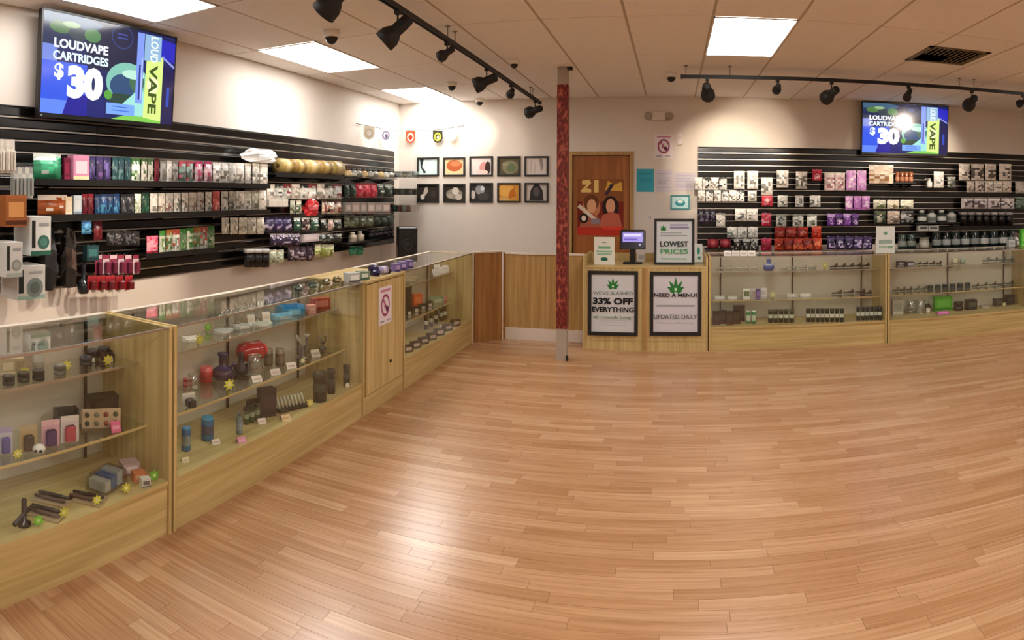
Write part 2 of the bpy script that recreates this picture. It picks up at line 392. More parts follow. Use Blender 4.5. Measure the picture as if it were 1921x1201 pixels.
# plain cabinet between the showcases of the long row
c = empty('filler_cabinet', (XCNT, 4.024, 0), R90, 'narrow solid oak cabinet with a paper notice, between two showcases', 'cabinet')
MB().bb(0, .672, .02, .5, 0, HC-.02).build('body', 'oakv', c); MB().bb(-.0, .672, -.004, .5, HC-.02, HC).build('top', 'oakh', c)
dr = MB().bb(.02, .65, 0, .018, .14, HC-.03).build('door', 'oakv', c)
MB().lathe([(.013, -.006), (.013, 0), (.006, .001)], 10, (.42, 0, .30), axis='y').build('lock', 'matte', dr)
MB().bb(.0, .672, .008, .02, 0, .13).build('kick_board', 'oakh', c)
# register counter with sunken top
rc = empty('register_counter', (-.91, YCNT, 0), 0, 'oak register counter with a sunken top and two framed posters', 'counter')
MB().bb(.02, 1.25, 0, .02, .10, .835).build('front_panel', 'oakv', rc); MB().bb(.02, 1.25, .006, .02, 0, .10).build('kick_board', 'oakv', rc)
for x in (0, 1.25): MB().cbox(x, x+.02, 0, .62, 0, .95, .002).build('end_panel', 'oakv', rc)
MB().bb(.02, 1.25, -.006, .60, .835, .852).build('worktop', 'oakh', rc); MB().bb(.02, 1.25, .60, .62, 0, .935).build('back_panel', 'oakv', rc)
MB().bb(.61, .66, -.008, 0, .02, .835).build('centre_stile', 'oakm', rc)

# ================================================================== SLATWALLS
def slatwall(loc, rotz, W, z0, label, n=16):
    t = empty('slatwall_panel', loc, rotz, label, 'slatwall', 'black slatwall panels')
    p = 1.22/n
    MB().bb(0, W, -.006, 0, 0, 1.22).build('backing', 'matte', t, (0, 0, z0))
    sl = MB(); pr_ = [(-.006, .004), (-.0145, .004), (-.020, .011), (-.020, p-.016), (-.014, p-.0075), (-.006, p-.0075)]
    for (ya, za), (yb, zb_) in zip(pr_, pr_[1:]+pr_[:1]): sl.poly([(.001, ya, za), (W-.001, ya, za), (W-.001, yb, zb_), (.001, yb, zb_)][::-1])
    for x_ in (.001, W-.001): sl.poly([(x_, a_, b_) for a_, b_ in (pr_ if x_ > .01 else pr_[::-1])][::-1])
    sm_ = sl.mesh('slat'); sm_.materials.append(MAT['slat'])
    im = MB().bb(.001, W-.001, -.019, -.006, -.006, .0035).mesh('slat_insert'); im.materials.append(MAT['alu'])
    for k in range(n): place(sm_, 'slat', t, (0, 0, z0+k*p))
    for k in range(1, n): place(im, 'slat_insert', t, (0, 0, z0+k*p))
    return t
ZL0 = .922
SL = [slatwall((XW+.001, y0, 0), R90, 2.436, ZL0, lb) for y0, lb in ((.43, 'black slatwall panel below the slanted television'), (2.87, 'black slatwall panel with the long shelves of pouches'), (5.31, 'black slatwall panel ending near the room corner'))]
ZR0 = .955
SR = [slatwall((x0, YW-.001, 0), 0, 2.436, ZR0, lb) for x0, lb in ((.31, 'black slatwall panel beside the notices, behind the register side showcases'), (2.75, 'black slatwall panel under the rear television'))]
HOOK = MB().bb(-.0025, .0025, -.20, 0, -.0025, .0025).bb(-.0025, .0025, -.20, -.19, .0025, .010).bb(-.012, .012, -.004, 0, -.007, .007).mesh('hook'); HOOK.materials.append(MAT['alu'])
def hook(side, p, ln):
    """a slatwall hook of length ln ending just behind the goods at world point p"""
    if side == 'L':
        t = next((s for s in SL if s.location.y <= p.y < s.location.y+2.44), SL[-1])
        place(HOOK, 'hook', t, (p.y-t.location.y, -.0205, p.z)).scale = (1, ln/.2, 1)
    else:
        t = next((s for s in SR if s.location.x <= p.x < s.location.x+2.44), SR[-1])
        place(HOOK, 'hook', t, (p.x-t.location.x, -.0205, p.z)).scale = (1, ln/.2, 1)

# ================================================================== TELEVISIONS
def tv(loc, rotz, W, H, tilt, label, glare=()):
    t = empty('television', loc, rotz, label, 'television', 'wall mounted televisions'); t.rotation_euler = (tilt, 0, rotz)
    MB().cbox(-W/2, W/2, 0, .045, 0, H, .006).bb(-W/4, W/4, .045, .08, H*.15, H*.7).build('casing', 'black', t)
    b = .012; f_ = MB()
    for s in (-1, 1): f_.bb(min(s*W/2, s*(W/2-b)), max(s*W/2, s*(W/2-b)), -.006, 0, 0, H)
    f_.bb(-W/2, W/2, -.006, 0, H-b, H).bb(-W/2, W/2, -.006, 0, 0, b*2.2).build('bezel', 'black', t)
    MB().bb(-.06, .06, .08, .13, H*.3, H*.6).build('mount', 'matte', t)
    sw, sh = W-2*b, H-3.2*b
    S = [('r', 0, 0, 1, 1, '0c1a58'), ('r', .3, .5, .68, 1, '0a1136'), ('r', 0, .68, .3, 1, '13244c'), ('r', 0, 0, .31, .52, '2d55e0'), ('r', 0, 0, .18, .14, '5f86f2'), ('p', [(.15, 0), (.36, 0), (.33, .2), (.2, .25)], '1b1592'), ('r', .32, 0, .45, .2, '10186a'),
         ('r', 0, .52, .1, .68, '6f86d8'), ('p', [(0, .9), (.32, .84), (.42, .95), (.3, 1), (0, 1)], '3b5c78'), ('e', .12, .86, .08, .06, '46713a'), ('e', .24, .82, .07, .07, '2b3b44'), ('e', .34, .83, .06, .07, '4e7f4c'), ('e', .19, .9, .06, .03, '8fae7c'),
         ('o', .56, .88, .085, .13, .12, '24356e'), ('r', .52, .86, .6, .875, '33479a'), ('r', .52, .9, .6, .915, '33479a'),
         ('e', .62, .40, .17, .22, '7fbfae'), ('e', .58, .36, .1, .13, '2a4a74'), ('e', .69, .43, .06, .12, '3f6a4a'), ('e', .66, .5, .09, .05, 'b9e6d2'), ('e', .58, .22, .13, .06, '24412f'), ('e', .47, .25, .03, .05, '58a03a'),
         ('p', [(.5, .05), (.95, .05), (.93, .3), (.7, .34), (.6, .2)], '9fe0d6'), ('r', .46, .05, .68, .17, '79a6f4'), ('r', .5, .09, .64, .1, '3e6ad8'), ('r', .5, .13, .62, .14, '3e6ad8'),
         ('p', [(.5, 0), (.95, 0), (.95, .1), (.8, .06), (.6, .05)], '7fc850'), ('p', [(.75, .05), (.92, .02), (.9, .75), (.76, .72)], 'd9ee86'), ('e', .82, .42, .05, .09, 'f2f4c0'),
         ('p', [(.74, .68), (.88, .7), (.88, .97), (.74, .97)], '8fb4d8'), ('r', .68, .2, .735, .97, '7d97ef'), ('r', .7, .24, .715, .62, '2b3b86'), ('r', .72, .24, .728, .7, 'c2cdfb'),
         ('p', [(.88, .76), (1, .7), (1, .93), (.88, .95)], '2023b8'), ('p', [(.89, .74), (1, .64), (1, .67), (.89, .77)], '8a90e0'), ('p', [(.9, 0), (1, 0), (1, .6), (.9, .66)], '14124a'), ('r', .94, .2, .965, .42, '2a48b8')]
    sc_ = pic(S, sw, sh, step=.0001).build('screen', 'screen', t, (0, -.0008, 2.4*b))
    def tx(s, wd, x, z, col, ht, rot=0, bold=.02): text(s, sc_, wd*sw, (x-.5)*sw, z*sh, -.0045, col, 'screen', ht*sh, rot, bold)
    tx('LOUDVAPE', .38, .265, .70, 'eef4ff', .095, 0, .04); tx('CARTRIDGES', .39, .265, .58, 'dff0ff', .09, 0, .04); tx('$', .065, .115, .42, 'e8f2ff', .17, 0, .04); tx('30', .255, .30, .335, 'ffffff', .34, 0, .07)
    tx('LOUD', .155, .82, .815, 'e8f4e8', .12, -R90, .03); tx('VAPE', .30, .82, .375, '3c5212', .13, -R90, .03)
    MB().bb(-W/2+.02, -W/2+.03, -.0075, -.006, .008, .014, 'a8c8d8').build('standby_light', 'goods', t)
    return t
p = on(203, 228, 0, XW+.17)
tv((XW+.13, 2.90, 2.065), R90, 1.225, .695, .07, 'television hung on the side wall above the shelves of pouches')
tv((2.955, YW-.12, 2.105), 0, 1.20, .67, .05, 'television hung on the rear wall above the showcases')

# ================================================================== TRACK LIGHTS
ZT = 2.68
def track(name, a, b, label, rods):
    t = empty(name, (a[0], a[1], ZT), math.atan2(b[1]-a[1], b[0]-a[0]), label, 'track light', 'ceiling track rails')
    L_ = math.hypot(b[0]-a[0], b[1]-a[1])
    MB().bb(0, L_, -.0175, .0175, 0, .022).bb(0, L_, -.0175, -.009, -.008, 0).bb(0, L_, .009, .0175, -.008, 0).build('rail', 'matte', t)
    MB().bb(-.02, .0, -.02, .02, -.012, .026).build('end_cap', 'matte', t)
    for r in rods: MB().tube([(r*L_, 0, .022), (r*L_, 0, ZC-ZT)], .004, 6).lathe([(.004, ZC-ZT-.012), (.02, ZC-ZT-.003), (.02, ZC-ZT)], 8, (r*L_, 0, 0)).build('hanger_rod', 'steel', t)
track('track_rail', (-1.6, 7.60), (-1.6, 1.2), 'black track rail hung parallel to the long counters', (.06, .08, .48, .505, .93))
track('track_rail', (.09, 6.03), (5.6, 5.9), 'black track rail hung before the rear wall slatwall', (.005, .08, .5, .53, .95))
def spot(x, y, s, d, label, aim_w):
    d = Vector(d).normalized()
    t = empty('track_spotlight', (x, y, ZT), 0, label, 'spotlight', 'black track spotlights')
    MB().bb(-.016, .016, -.016, .016, -.034, -.010).tube([(0, 0, -.034), (0, 0, -.085*max(s, .75))], .006, 8).build('stem', 'matte', t)
    c0 = Vector((0, 0, -.085*max(s, .75)-.03*s)) - d*(.03*s)
    q = d.to_track_quat('Z', 'Y')
    b = MB().lathe([(.02*s, -.065*s), (.036*s, -.055*s), (.038*s, 0), (.038*s, .045*s), (.05*s, .06*s), (.064*s, .09*s), (.066*s, .14*s), (.06*s, .14*s), (.055*s, .10*s), (.035*s, .075*s)], 16).build('lamp_can', 'matte', t, c0)
    b.rotation_mode = 'QUATERNION'; b.rotation_quaternion = q
    l = MB().lathe([(.036*s, .0755*s), (.034*s, .082*s)], 12).build('bulb', 'bulb', b)
    for k in (-1, 1): MB().bb(min(k*.04*s, k*.044*s), max(k*.04*s, k*.044*s), -.008*s, .008*s, -.02*s, .05*s).build('yoke_arm', 'matte', b)
    ld = bpy.data.lights.new('spot', 'SPOT'); ld.energy = SPOT_W*aim_w; ld.color = (1, .83, .66); ld.spot_size = math.radians(46); ld.spot_blend = .7; ld.shadow_soft_size = .03
    lo = bpy.data.objects.new('spot_lamp', ld); COL.objects.link(lo); lo.parent = t
    lo.location = c0 + d*(.15*s); lo.rotation_mode = 'QUATERNION'; lo.rotation_quaternion = d.to_track_quat('-Z', 'Y')
for yy, s, d, lb in ((2.78, 1.05, (-.75, .05, -.62), 'big black spotlight, first on the rail over the television'), (3.50, 1.05, (-.72, -.2, -.66), 'big black spotlight above the gap between the dome camera and rail'),
                 (4.36, .66, (-.85, .28, -.34), 'small black spotlight beside the paired hanger rods'), (5.36, 1.05, (-.9, -.12, -.36), 'big black spotlight in the middle of the counter rail'),
                 (6.22, .66, (-.42, .86, -.24), 'small black spotlight between two big ones near the pole'), (7.34, 1.05, (-.86, .42, -.20), 'big black spotlight at the rail end by the red pole')):
    spot(-1.6, yy, s, d, lb, 1.9 if yy < 4 else (.9 if s > 1 else .6))
for px, s, d, lb in ((1327, 1.05, (.12, .9, -.30), 'big round-backed spotlight first on the rear rail'), (1459, .66, (0, .92, -.22), 'small spotlight second on the rear rail'), (1560, 1.05, (-.30, .85, -.30), 'big angled spotlight over the bare slatwall top'),
                 (1703, .66, (0, .8, -.6), 'small spotlight hanging in front of the rear television'), (1820, 1.05, (.1, .9, -.26), 'big angled spotlight past the rear television'), (1915, .66, (-.25, .9, -.22), 'small spotlight last on the rear rail')):
    p = on(px, 160, 1, 6.0); xx = p.x; spot(xx, 6.03-.13*(xx-.09)/5.5, s, d, lb, 1.5)

# ================================================================== CEILING FITTINGS
def dome(x, y, s, label):
    t = empty('dome_camera', (x, y, ZC), 0, label, 'camera', 'ceiling dome cameras')
    MB().lathe([(.058*s, 0), (.058*s, -.03*s), (.05*s, -.045*s)], 16).build('base', 'white', t)
    MB().lathe([(.044*s, -.044*s), (.042*s, -.06*s), (.03*s, -.08*s), (.012*s, -.09*s)], 14).build('dome', 'black', t)
for x, y, s, lb in ((-2.44, 4.15, 1.1, 'white dome camera above the fluorescent panel over the counters'), (-2.36, 6.58, 1, 'dome camera near the corner fluorescent panel'), (-2.42, 7.80, 1, 'dome camera against the rear wall above the pictures'),
                    (-1.43, 5.66, .8, 'small dark dome on the ceiling between rail and pole'), (-.02, 6.40, 1, 'dome camera at the start of the rear track rail')): dome(x, y, s, lb)
v = empty('ceiling_vent', (2.30, 5.07, ZC), 0, 'brown ceiling air vent with one dark quarter', 'vent')
MB().bb(-.27, .27, -.28, .28, .0, .018).build('backing', plain('vent_dark', '3a2c1c', .8), v)
f_ = MB()
for s in (-1, 1): f_.bb(min(s*.24, s*.28), max(s*.24, s*.28), -.29, .29, -.006, 0).bb(-.28, .28, min(s*.25, s*.29), max(s*.25, s*.29), -.006, 0)
MAT['vent'] = plain('vent_brown', '6e5a34', .5); f_.build('frame', 'vent', v)
for k in range(11):
    x = -.22+k*.044
    MB().bb(x-.002, x+.013, -.25 if x > -.0 else -.25, .25 if x > .03 else .0, -.005, -.001).build('louver', 'vent', v)

# ================================================================== POLE
po = empty('support_pole', (-1.045, 6.06, 0), 0, 'square support pole wrapped in red patterned paper', 'pole')
MB().cbox(-.05, .05, -.05, .05, 0, ZC-.001, .003).build('post', 'grey', po)
def wrap_mat():
    m, nt, b = nmat('red_wrap'); tc = nt.nodes.new('ShaderNodeTexCoord'); v_ = nt.nodes.new('ShaderNodeTexVoronoi'); v_.inputs['Scale'].default_value = 30
    mp = nt.nodes.new('ShaderNodeMapping'); mp.inputs['Scale'].default_value = (1.4, 1.4, .7); nt.links.new(tc.outputs['Object'], mp.inputs[0]); nt.links.new(mp.outputs[0], v_.inputs['Vector'])
    r = nt.nodes.new('ShaderNodeValToRGB'); e = r.color_ramp.elements; e[0].color = lin('4c0c06'); e[0].position = .1; e[1].color = lin('b05c46'); e[1].position = .9; q = e.new(.55); q.color = lin('701a0e')
    nt.links.new(v_.outputs['Distance'], r.inputs[0]); nt.links.new(r.outputs[0], b.inputs['Base Color']); b.inputs['Roughness'].default_value = .5; return m
MAT['wrap'] = wrap_mat()
MB().bb(-.052, .052, -.052, .052, .30, 2.62).build('red_wrapping', 'wrap', po)
MB().bb(.045, .065, -.06, -.03, .0, .05).build('floor_bracket', 'matte', po); MB().bb(.04, .09, -.05, .0, ZC-.03, ZC-.001).build('ceiling_bracket', 'matte', po)

# ================================================================== REAR WALL FITTINGS
def sheet(px0, px1, py0, py1, shapes, name, label, cat, group=None, y=YW, th=.002, frame=None, mat='paper'):
    """flat paper on the rear wall between those photo pixels; optional frame (width, material)"""
    a = on(px0, py1, 1, y); b = on(px1, py0, 1, y); W_, H_ = b.x-a.x, b.z-a.z
    t = empty(name, ((a.x+b.x)/2, y, a.z), 0, label, cat, group)
    MB().bb(-W_/2, W_/2, -th, -.0005, 0, H_).build('sheet', 'white', t)
    pr = pic(shapes, W_, H_, -th-.0004, .0003).build('print', mat, t)
    if frame:
        fw, fm = frame; f_ = MB()
        for s in (-1, 1): f_.bb(min(s*W_/2, s*(W_/2-fw)), max(s*W_/2, s*(W_/2-fw)), -.018, -.0005, 0, H_)
        f_.bb(-W_/2+fw, W_/2-fw, -.018, -.0005, 0, fw).bb(-W_/2+fw, W_/2-fw, -.018, -.0005, H_-fw, H_).build('frame', fm, t)
    return t, W_, H_
G = 'framed pictures in two rows on the rear wall'
def bgr(c): return ('r', 0, 0, 1, 1, c)
PX = [(783, 824), (832, 873), (881, 925), (933, 977), (984, 1029)]
ART = [[(bgr('a9b4b4'), ('r', .1, .1, .9, .9, 'c8dcdc'), ('p', [(.12, .9), (.3, .9), (.22, .5), (.42, .2), (.3, .15), (.15, .5)], '2a2f30'), ('e', .6, .5, .22, .25, 'dff0ee')),
        (bgr('d8c8a8'), ('r', .1, .1, .9, .9, 'dcc898'), ('e', .5, .56, .36, .3, 'b05a30'), ('e', .55, .66, .25, .14, 'c87a50')),
        (bgr('e0dad6'), ('e', .62, .42, .2, .3, 'd89c94'), ('e', .78, .42, .12, .32, '3a2420'), ('e', .55, .2, .25, .12, 'e8d0c8')),
        (bgr('544c38'), ('e', .55, .45, .34, .34, '77775a'), ('e', .6, .42, .2, .22, '5c6a4c'), ('e', .35, .6, .14, .1, '8e8a6c')),
        (bgr('d8d0c8'), ('p', [(.6, .9), (.75, .85), (.8, .5), (.7, .2), (.66, .5)], '9a9088'), ('r', .25, .2, .3, .8, 'c4bab0'), ('r', .42, .15, .46, .7, 'c4bab0'))],
       [(bgr('2b241e'), ('p', [(.25, .3), (.32, .75), (.45, .85), (.5, .6), (.4, .4)], 'b8b0a4'), ('e', .24, .3, .1, .14, 'd8d0c4'), ('e', .75, .45, .12, .2, '3c3428')),
        (bgr('2e2620'), ('e', .5, .45, .38, .28, '8a8074'), ('e', .55, .62, .16, .2, 'c8c2b8'), ('e', .7, .3, .16, .16, 'b8b0a4'), ('e', .3, .35, .14, .12, 'a49a8c')),
        (bgr('2a2624'), ('e', .45, .65, .2, .25, '8a8c90'), ('e', .15, .4, .1, .22, 'c0b8b0'), ('e', .55, .72, .08, .12, 'c8ccd0'), ('e', .6, .3, .24, .2, '3c3a3a')),
        (bgr('c89038'), ('e', .4, .6, .4, .3, 'dca850'), ('p', [(.45, .2), (.8, .3), (.75, .8), (.55, .6)], 'b86a1c'), ('r', .0, .1, .5, .25, 'd0a468')),
        (bgr('c4bcb4'), ('p', [(.2, .1), (.8, .1), (.76, .6), (.6, .92), (.4, .92), (.25, .6)], '2c2a2c'), ('e', .5, .55, .14, .24, '55504e'))]]
WHAT = [['pale picture of a dark stem on white', 'picture of a rust coloured oval', 'pale picture with a pink face shape', 'dark olive green picture', 'pale picture with thin grey strokes'],
        ['dark picture with pale leaf shapes', 'dark picture with a pale grey cluster', 'black and grey picture of smoke shapes', 'amber coloured picture', 'pale picture with a dark hooded shape']]
for r in range(2):
    for k, (a, b) in enumerate(PX):
        y0, y1 = ((295, 331), (345, 380))[r]
        sheet(a, b, y0-(k > 1)*2, y1, ART[r][k], 'picture_frame', WHAT[r][k]+' in a thin black frame', 'picture', G, frame=(.022, 'matte'), mat='paper')
# notices by the door
no_sign = [bgr('e6dce0'), ('r', .12, .86, .88, .93, 'c88aa8'), ('o', .5, .5, .34, .3, .25, '9c4a72'), ('p', [(.28, .66), (.34, .71), (.72, .34), (.66, .29)], '9c4a72'), ('r', .4, .42, .5, .6, 'b06a8c'), ('e', .62, .4, .1, .08, '5a2a48'), ('r', .1, .06, .4, .11, '9098a0'), ('r', .6, .06, .9, .11, 'a8a0a4')]
sheet(1228, 1262, 252, 297, no_sign, 'prohibition_notice', 'white notice with a purple crossed circle under the emergency light', 'notice')
sheet(1194, 1227, 317, 360, [bgr('3aa0b4'), ('r', .15, .75, .85, .82, '2c8aa0'), ('r', .15, .4, .85, .6, '3496ac')], 'teal_notice', 'teal sheet of paper taped beside the door', 'notice')
sheet(1229, 1262, 318, 361, [bgr('ccc6d0')]+[('r', .12, .2+.1*i, .85-.08*(i % 3), .23+.1*i, 'a8a4b8') for i in range(7)], 'paper_notice', 'white typed sheet taped between the teal sheet and landscape sheet', 'notice')
sheet(1264, 1305, 324, 358, [bgr('ccc4cc')]+[('r', .1, .2+.15*i, .88-.1*(i % 2), .25+.15*i, 'aab0c4') for i in range(5)], 'paper_notice', 'white landscape sheet next to the slatwall edge', 'notice')
sheet(1258, 1294, 366, 393, [bgr('6fb8bc'), ('r', .08, .1, .92, .9, 'c8eef0'), ('e', .5, .45, .26, .24, '3c9aa8'), ('e', .5, .55, .16, .12, 'e8fafa')], 'cyan_placard', 'small cyan framed placard under the white sheets', 'placard', frame=(.012, plain('teal_frame', '4a9aa0', .4)))
sheet(1213, 1226, 400, 416, [bgr('dcd4d0'), ('r', .3, .3, .7, .7, 'c8c0bc')], 'switch_plate', 'small white wall switch plate behind the register screen', 'switch')
sheet(1271, 1280, 251, 272, [bgr('e8e0e0'), ('r', .2, .5, .8, .8, 'd0c8cc')], 'door_chime', 'small white plastic chime box next to the purple circle notice', 'chime', th=.03)
# emergency light
a = on(1236, 222, 1, YW)
e = empty('emergency_light', (a.x, YW, a.z-.03), 0, 'pale twin-head emergency light on the rear wall', 'emergency light')
MB().cbox(-.085, .085, -.06, 0, 0, .11, .008).build('body', 'trimw', e)
for s in (-1, 1):
    h = MB().lathe([(.045, 0), (.05, -.03), (.035, -.055), (.015, -.06)], 12, axis='y').build('lamp_head', 'grey', e, (s*.13, -.015, .055)); 
    MB().tube([(s*.085, -.03, .055), (s*.1, -.03, .055)], .012, 8).build('lamp_arm', 'steel', e)
# poster on the door
pp = [bgr('7a2412'), ('r', 0, .0, 1, .14, 'b8301c'), ('r', 0, .6, 1, 1, '8a5228'), ('e', .3, .5, .2, .2, 'c07850'), ('e', .3, .58, .17, .14, '6a3818'), ('e', .31, .52, .1, .12, 'd8a078'), ('e', .72, .5, .18, .2, '2a1410'), ('e', .72, .52, .1, .13, 'd89c78'),
      ('p', [(.45, .14), (.98, .14), (.9, .38), (.72, .42), (.55, .36)], 'b86048'), ('p', [(.05, .14), (.5, .14), (.45, .34), (.3, .4), (.12, .36)], 'a85a40'), ('p', [(.0, .5), (.05, .55), (.42, .3), (.38, .25)], 'd8c8b0'), ('e', .14, .3, .1, .09, '1c1210'), ('e', .14, .3, .05, .05, 'e0d0c0'),
      ('p', [(.08, .76), (.3, .76), (.3, .82), (.2, .84), (.3, .93), (.26, .99), (.1, .97), (.1, .9), (.2, .9), (.08, .8)], 'e0c070'), ('r', .36, .76, .46, .98, 'e0c070'), ('p', [(.6, .8), (.98, .78), (.95, .95), (.8, .9), (.66, .97)], 'd8a440'), ('p', [(.58, .72), (.66, .72), (.8, .9), (.72, .92)], '3a2838'), ('r', .55, .1, .95, .16, 'd83c28'), ('r', .3, .2, .5, .3, '8a7a80')]
a = on(1083, 441, 1, YW+.018); b = on(1170, 336, 1, YW+.018)
t = empty('door_poster', ((a.x+b.x)/2, YW+.0195, a.z), 0, 'red and gold poster of two figures on the brown door', 'poster')
MB().bb(-(b.x-a.x)/2, (b.x-a.x)/2, -.001, 0, 0, b.z-a.z).build('sheet', 'white', t); pic(pp, b.x-a.x, b.z-a.z, -.0014, .0003).build('print', 'paper', t)
# bunting from the side wall to the rear wall
bp_ = [on(668, 232, 0, XW+.02), on(700, 238, 0, XW+.03), on(740, 246, 0, XW+.06), on(765, 245, 1, YW-.04), on(805, 246, 1, YW-.05), on(840, 241, 1, YW-.04), on(870, 236, 1, YW-.01)]
bo = bp_[0].copy()
bt = empty('bunting', bo, 0, 'string bunting of shield pennants across the room corner', 'bunting')
MB().tube([q-bo for q in bp_], .004, 6).build('string', 'matte', bt)
for (p0, kind, col) in ((on(684, 237, 0, XW+.03), 'L', ('e0d8c8', 'c8c0a8', 'e8e4dc')), (on(716, 242, 0, XW+.04), 'L', ('ded8e4', '8a84a0', '5a5470')), (on(770, 246, 1, YW-.06), 'B', ('b8502c', 'e8d8cc', '9a2c14')), (on(821, 245, 1, YW-.06), 'B', ('2c2a14', 'd8cc40', 'f0ec9c')), (on(847, 241, 1, YW-.06), 'B', ('e8e6e4', 'd0d0d0', 'f4f4f2'))):
    sh_ = [(.0, 1), (1, 1), (1, .35), (.8, .1), (.5, 0), (.2, .1), (0, .35)]
    W_, H_ = .135, .165
    m = MB()
    m.poly([((x-.5)*W_, 0, (z-1)*H_) for x, z in sh_], col[0]); m.poly([((x-.5)*W_, .003, (z-1)*H_) for x, z in reversed(sh_)], col[0])
    for i in range(7):
        q, r_ = sh_[i], sh_[(i+1) % 7]
        m.poly([((q[0]-.5)*W_, .003, (q[1]-1)*H_), ((r_[0]-.5)*W_, .003, (r_[1]-1)*H_), ((r_[0]-.5)*W_, 0, (r_[1]-1)*H_), ((q[0]-.5)*W_, 0, (q[1]-1)*H_)], col[0])
    pt = m.build('pennant', 'paper', bt, p0-bo+(Vector((.06, 0, 0)) if kind == 'L' else Vector((0, 0, 0))), .45 if kind == 'L' else 0)
    pic([('o', .5, .5, .36, .34, .35, col[1]), ('e', .55, .45, .12, .16, col[2])], W_, H_, -.0008).build('pennant_print', 'paper', pt, (0, 0, -H_))

# ================================================================== REGISTER COUNTER THINGS
def framed(px0, px1, py0, py1, y, name, label, cat, frame=.035, z=None, tilt=0):
    a = on(px0, py1, 1, y); b = on(px1, py0, 1, y); W_, H_ = b.x-a.x, b.z-a.z
    t = empty(name, ((a.x+b.x)/2, y, a.z if z is None else z), 0, label, cat); t.rotation_euler = (tilt, 0, 0)
    MB().bb(-W_/2+.004, W_/2-.004, -.008, -.0005, .004, H_-.004).build('backing', 'white', t)
    f_ = MB(); fw = frame
    for s in (-1, 1): f_.bb(min(s*W_/2, s*(W_/2-fw)), max(s*W_/2, s*(W_/2-fw)), -.02, -.0005, 0, H_)
    f_.bb(-W_/2+fw, W_/2-fw, -.02, -.0005, 0, fw).bb(-W_/2+fw, W_/2-fw, -.02, -.0005, H_-fw, H_).build('frame', 'matte', t)
    return t, W_, H_
GR = '2f7a3a'
def lines(zs, c='9aa0a0', w=.7): return [('r', .5-w/2, z, .5+w/2, z+.006, c) for z in zs]
t, W_, H_ = framed(1103, 1197, 509, 628, YCNT-.001, 'framed_poster', 'black framed poster reading 33% OFF EVERYTHING on the register counter front', 'poster')
asp = H_/W_
p_ = pic([bgr('cfd2d6')]+leaf(.5, .76, .185, GR, asp)+[('e', .5, .79, .025, .018, 'd8f0c8')]+lines((.13, .17, .21), 'b4b4b8', .6), W_-.06, H_-.06, -.009, .0003).build('print', 'paper', t, (0, 0, .03))
for s, wd, z, c, h, bo_ in (("WE'VE SLASHED", .8, .66, '5f7a68', .055, .0), ('33% OFF', .8, .535, '101010', .105, .04), ('EVERYTHING', .84, .405, '101010', .08, .03), ('all month long!', .78, .28, '4f8058', .06, 0)): text(s, t, wd*W_, 0, z*H_, -.016, c, 'paper', h*H_, 0, bo_)
t, W_, H_ = framed(1219, 1316, 510, 629, YCNT-.001, 'framed_poster', 'black framed poster reading NEED A MENU on the register counter front', 'poster')
p_ = pic([bgr('cfced6')]+leaf(.5, .71, .25, GR, H_/W_)+[('e', .5, .75, .03, .025, 'c8f0c0')]+lines((.45, .46, .47), '8c8c90', .84), W_-.06, H_-.06, -.009, .0003).build('print', 'paper', t, (0, 0, .03))
for s, wd, z, c, h, bo_ in (('NEED A MENU?', .84, .635, '202024', .06, .03), ('UPDATED DAILY', .84, .295, '55585c', .07, .01), ('follow us online today', .72, .20, '8a9094', .035, 0)): text(s, t, wd*W_, 0, z*H_, -.016, c, 'paper', h*H_, 0, bo_)
t, W_, H_ = framed(1227, 1303, 406, 492, YCNT+.18, 'framed_sign', 'black framed LOWEST PRICES sign standing on the register counter', 'sign', .025, .853, -.06)
pic([bgr('ccd2d4')]+leaf(.2, .77, .14, GR, H_/W_)+[('r', .38, .8, .9, .86, '8a84a8'), ('r', .38, .88, .86, .92, 'a49ec0'), ('r', .12, .70, .7, .715, '8a9498'), ('r', .12, .64, .85, .655, '8a9498'), ('r', .14, .08, .84, .11, '8ab894')], W_-.04, H_-.04, -.009, .0003).build('print', 'paper', t, (0, 0, .02))
for s, wd, z, c, h, bo_ in (('LOWEST', .7, .45, '22302a', .12, .03), ('PRICES', .68, .29, '4c9a5e', .11, .02)): text(s, t, wd*W_, 0, z*H_, -.016, c, 'paper', h*H_, 0, bo_)
# small white table sign
a = on(1133, 497, 2, .853)
t = empty('table_sign', (a.x, a.y+.02, .853), 0, 'small white card stand with green print beside the register screen', 'sign')
W_, H_ = .215, .285
MB().bb(-W_/2, W_/2, 0, .004, 0, H_).poly([(-W_/2, .004, .2), (-W_/2, .08, 0), (W_/2, .08, 0), (W_/2, .004, .2)]).build('card', 'white', t)
pic([bgr('e0e0d4'), ('r', .2, .58, .8, .66, '6fae8c'), ('r', .12, .45, .88, .51, '8abca0'), ('r', .15, .36, .85, .41, '8abca0'), ('e', .5, .2, .18, .07, '2f6a58'), ('r', .4, .78, .6, .82, '90a098')], W_, H_, -.001, .0003).build('print', 'paper', t)
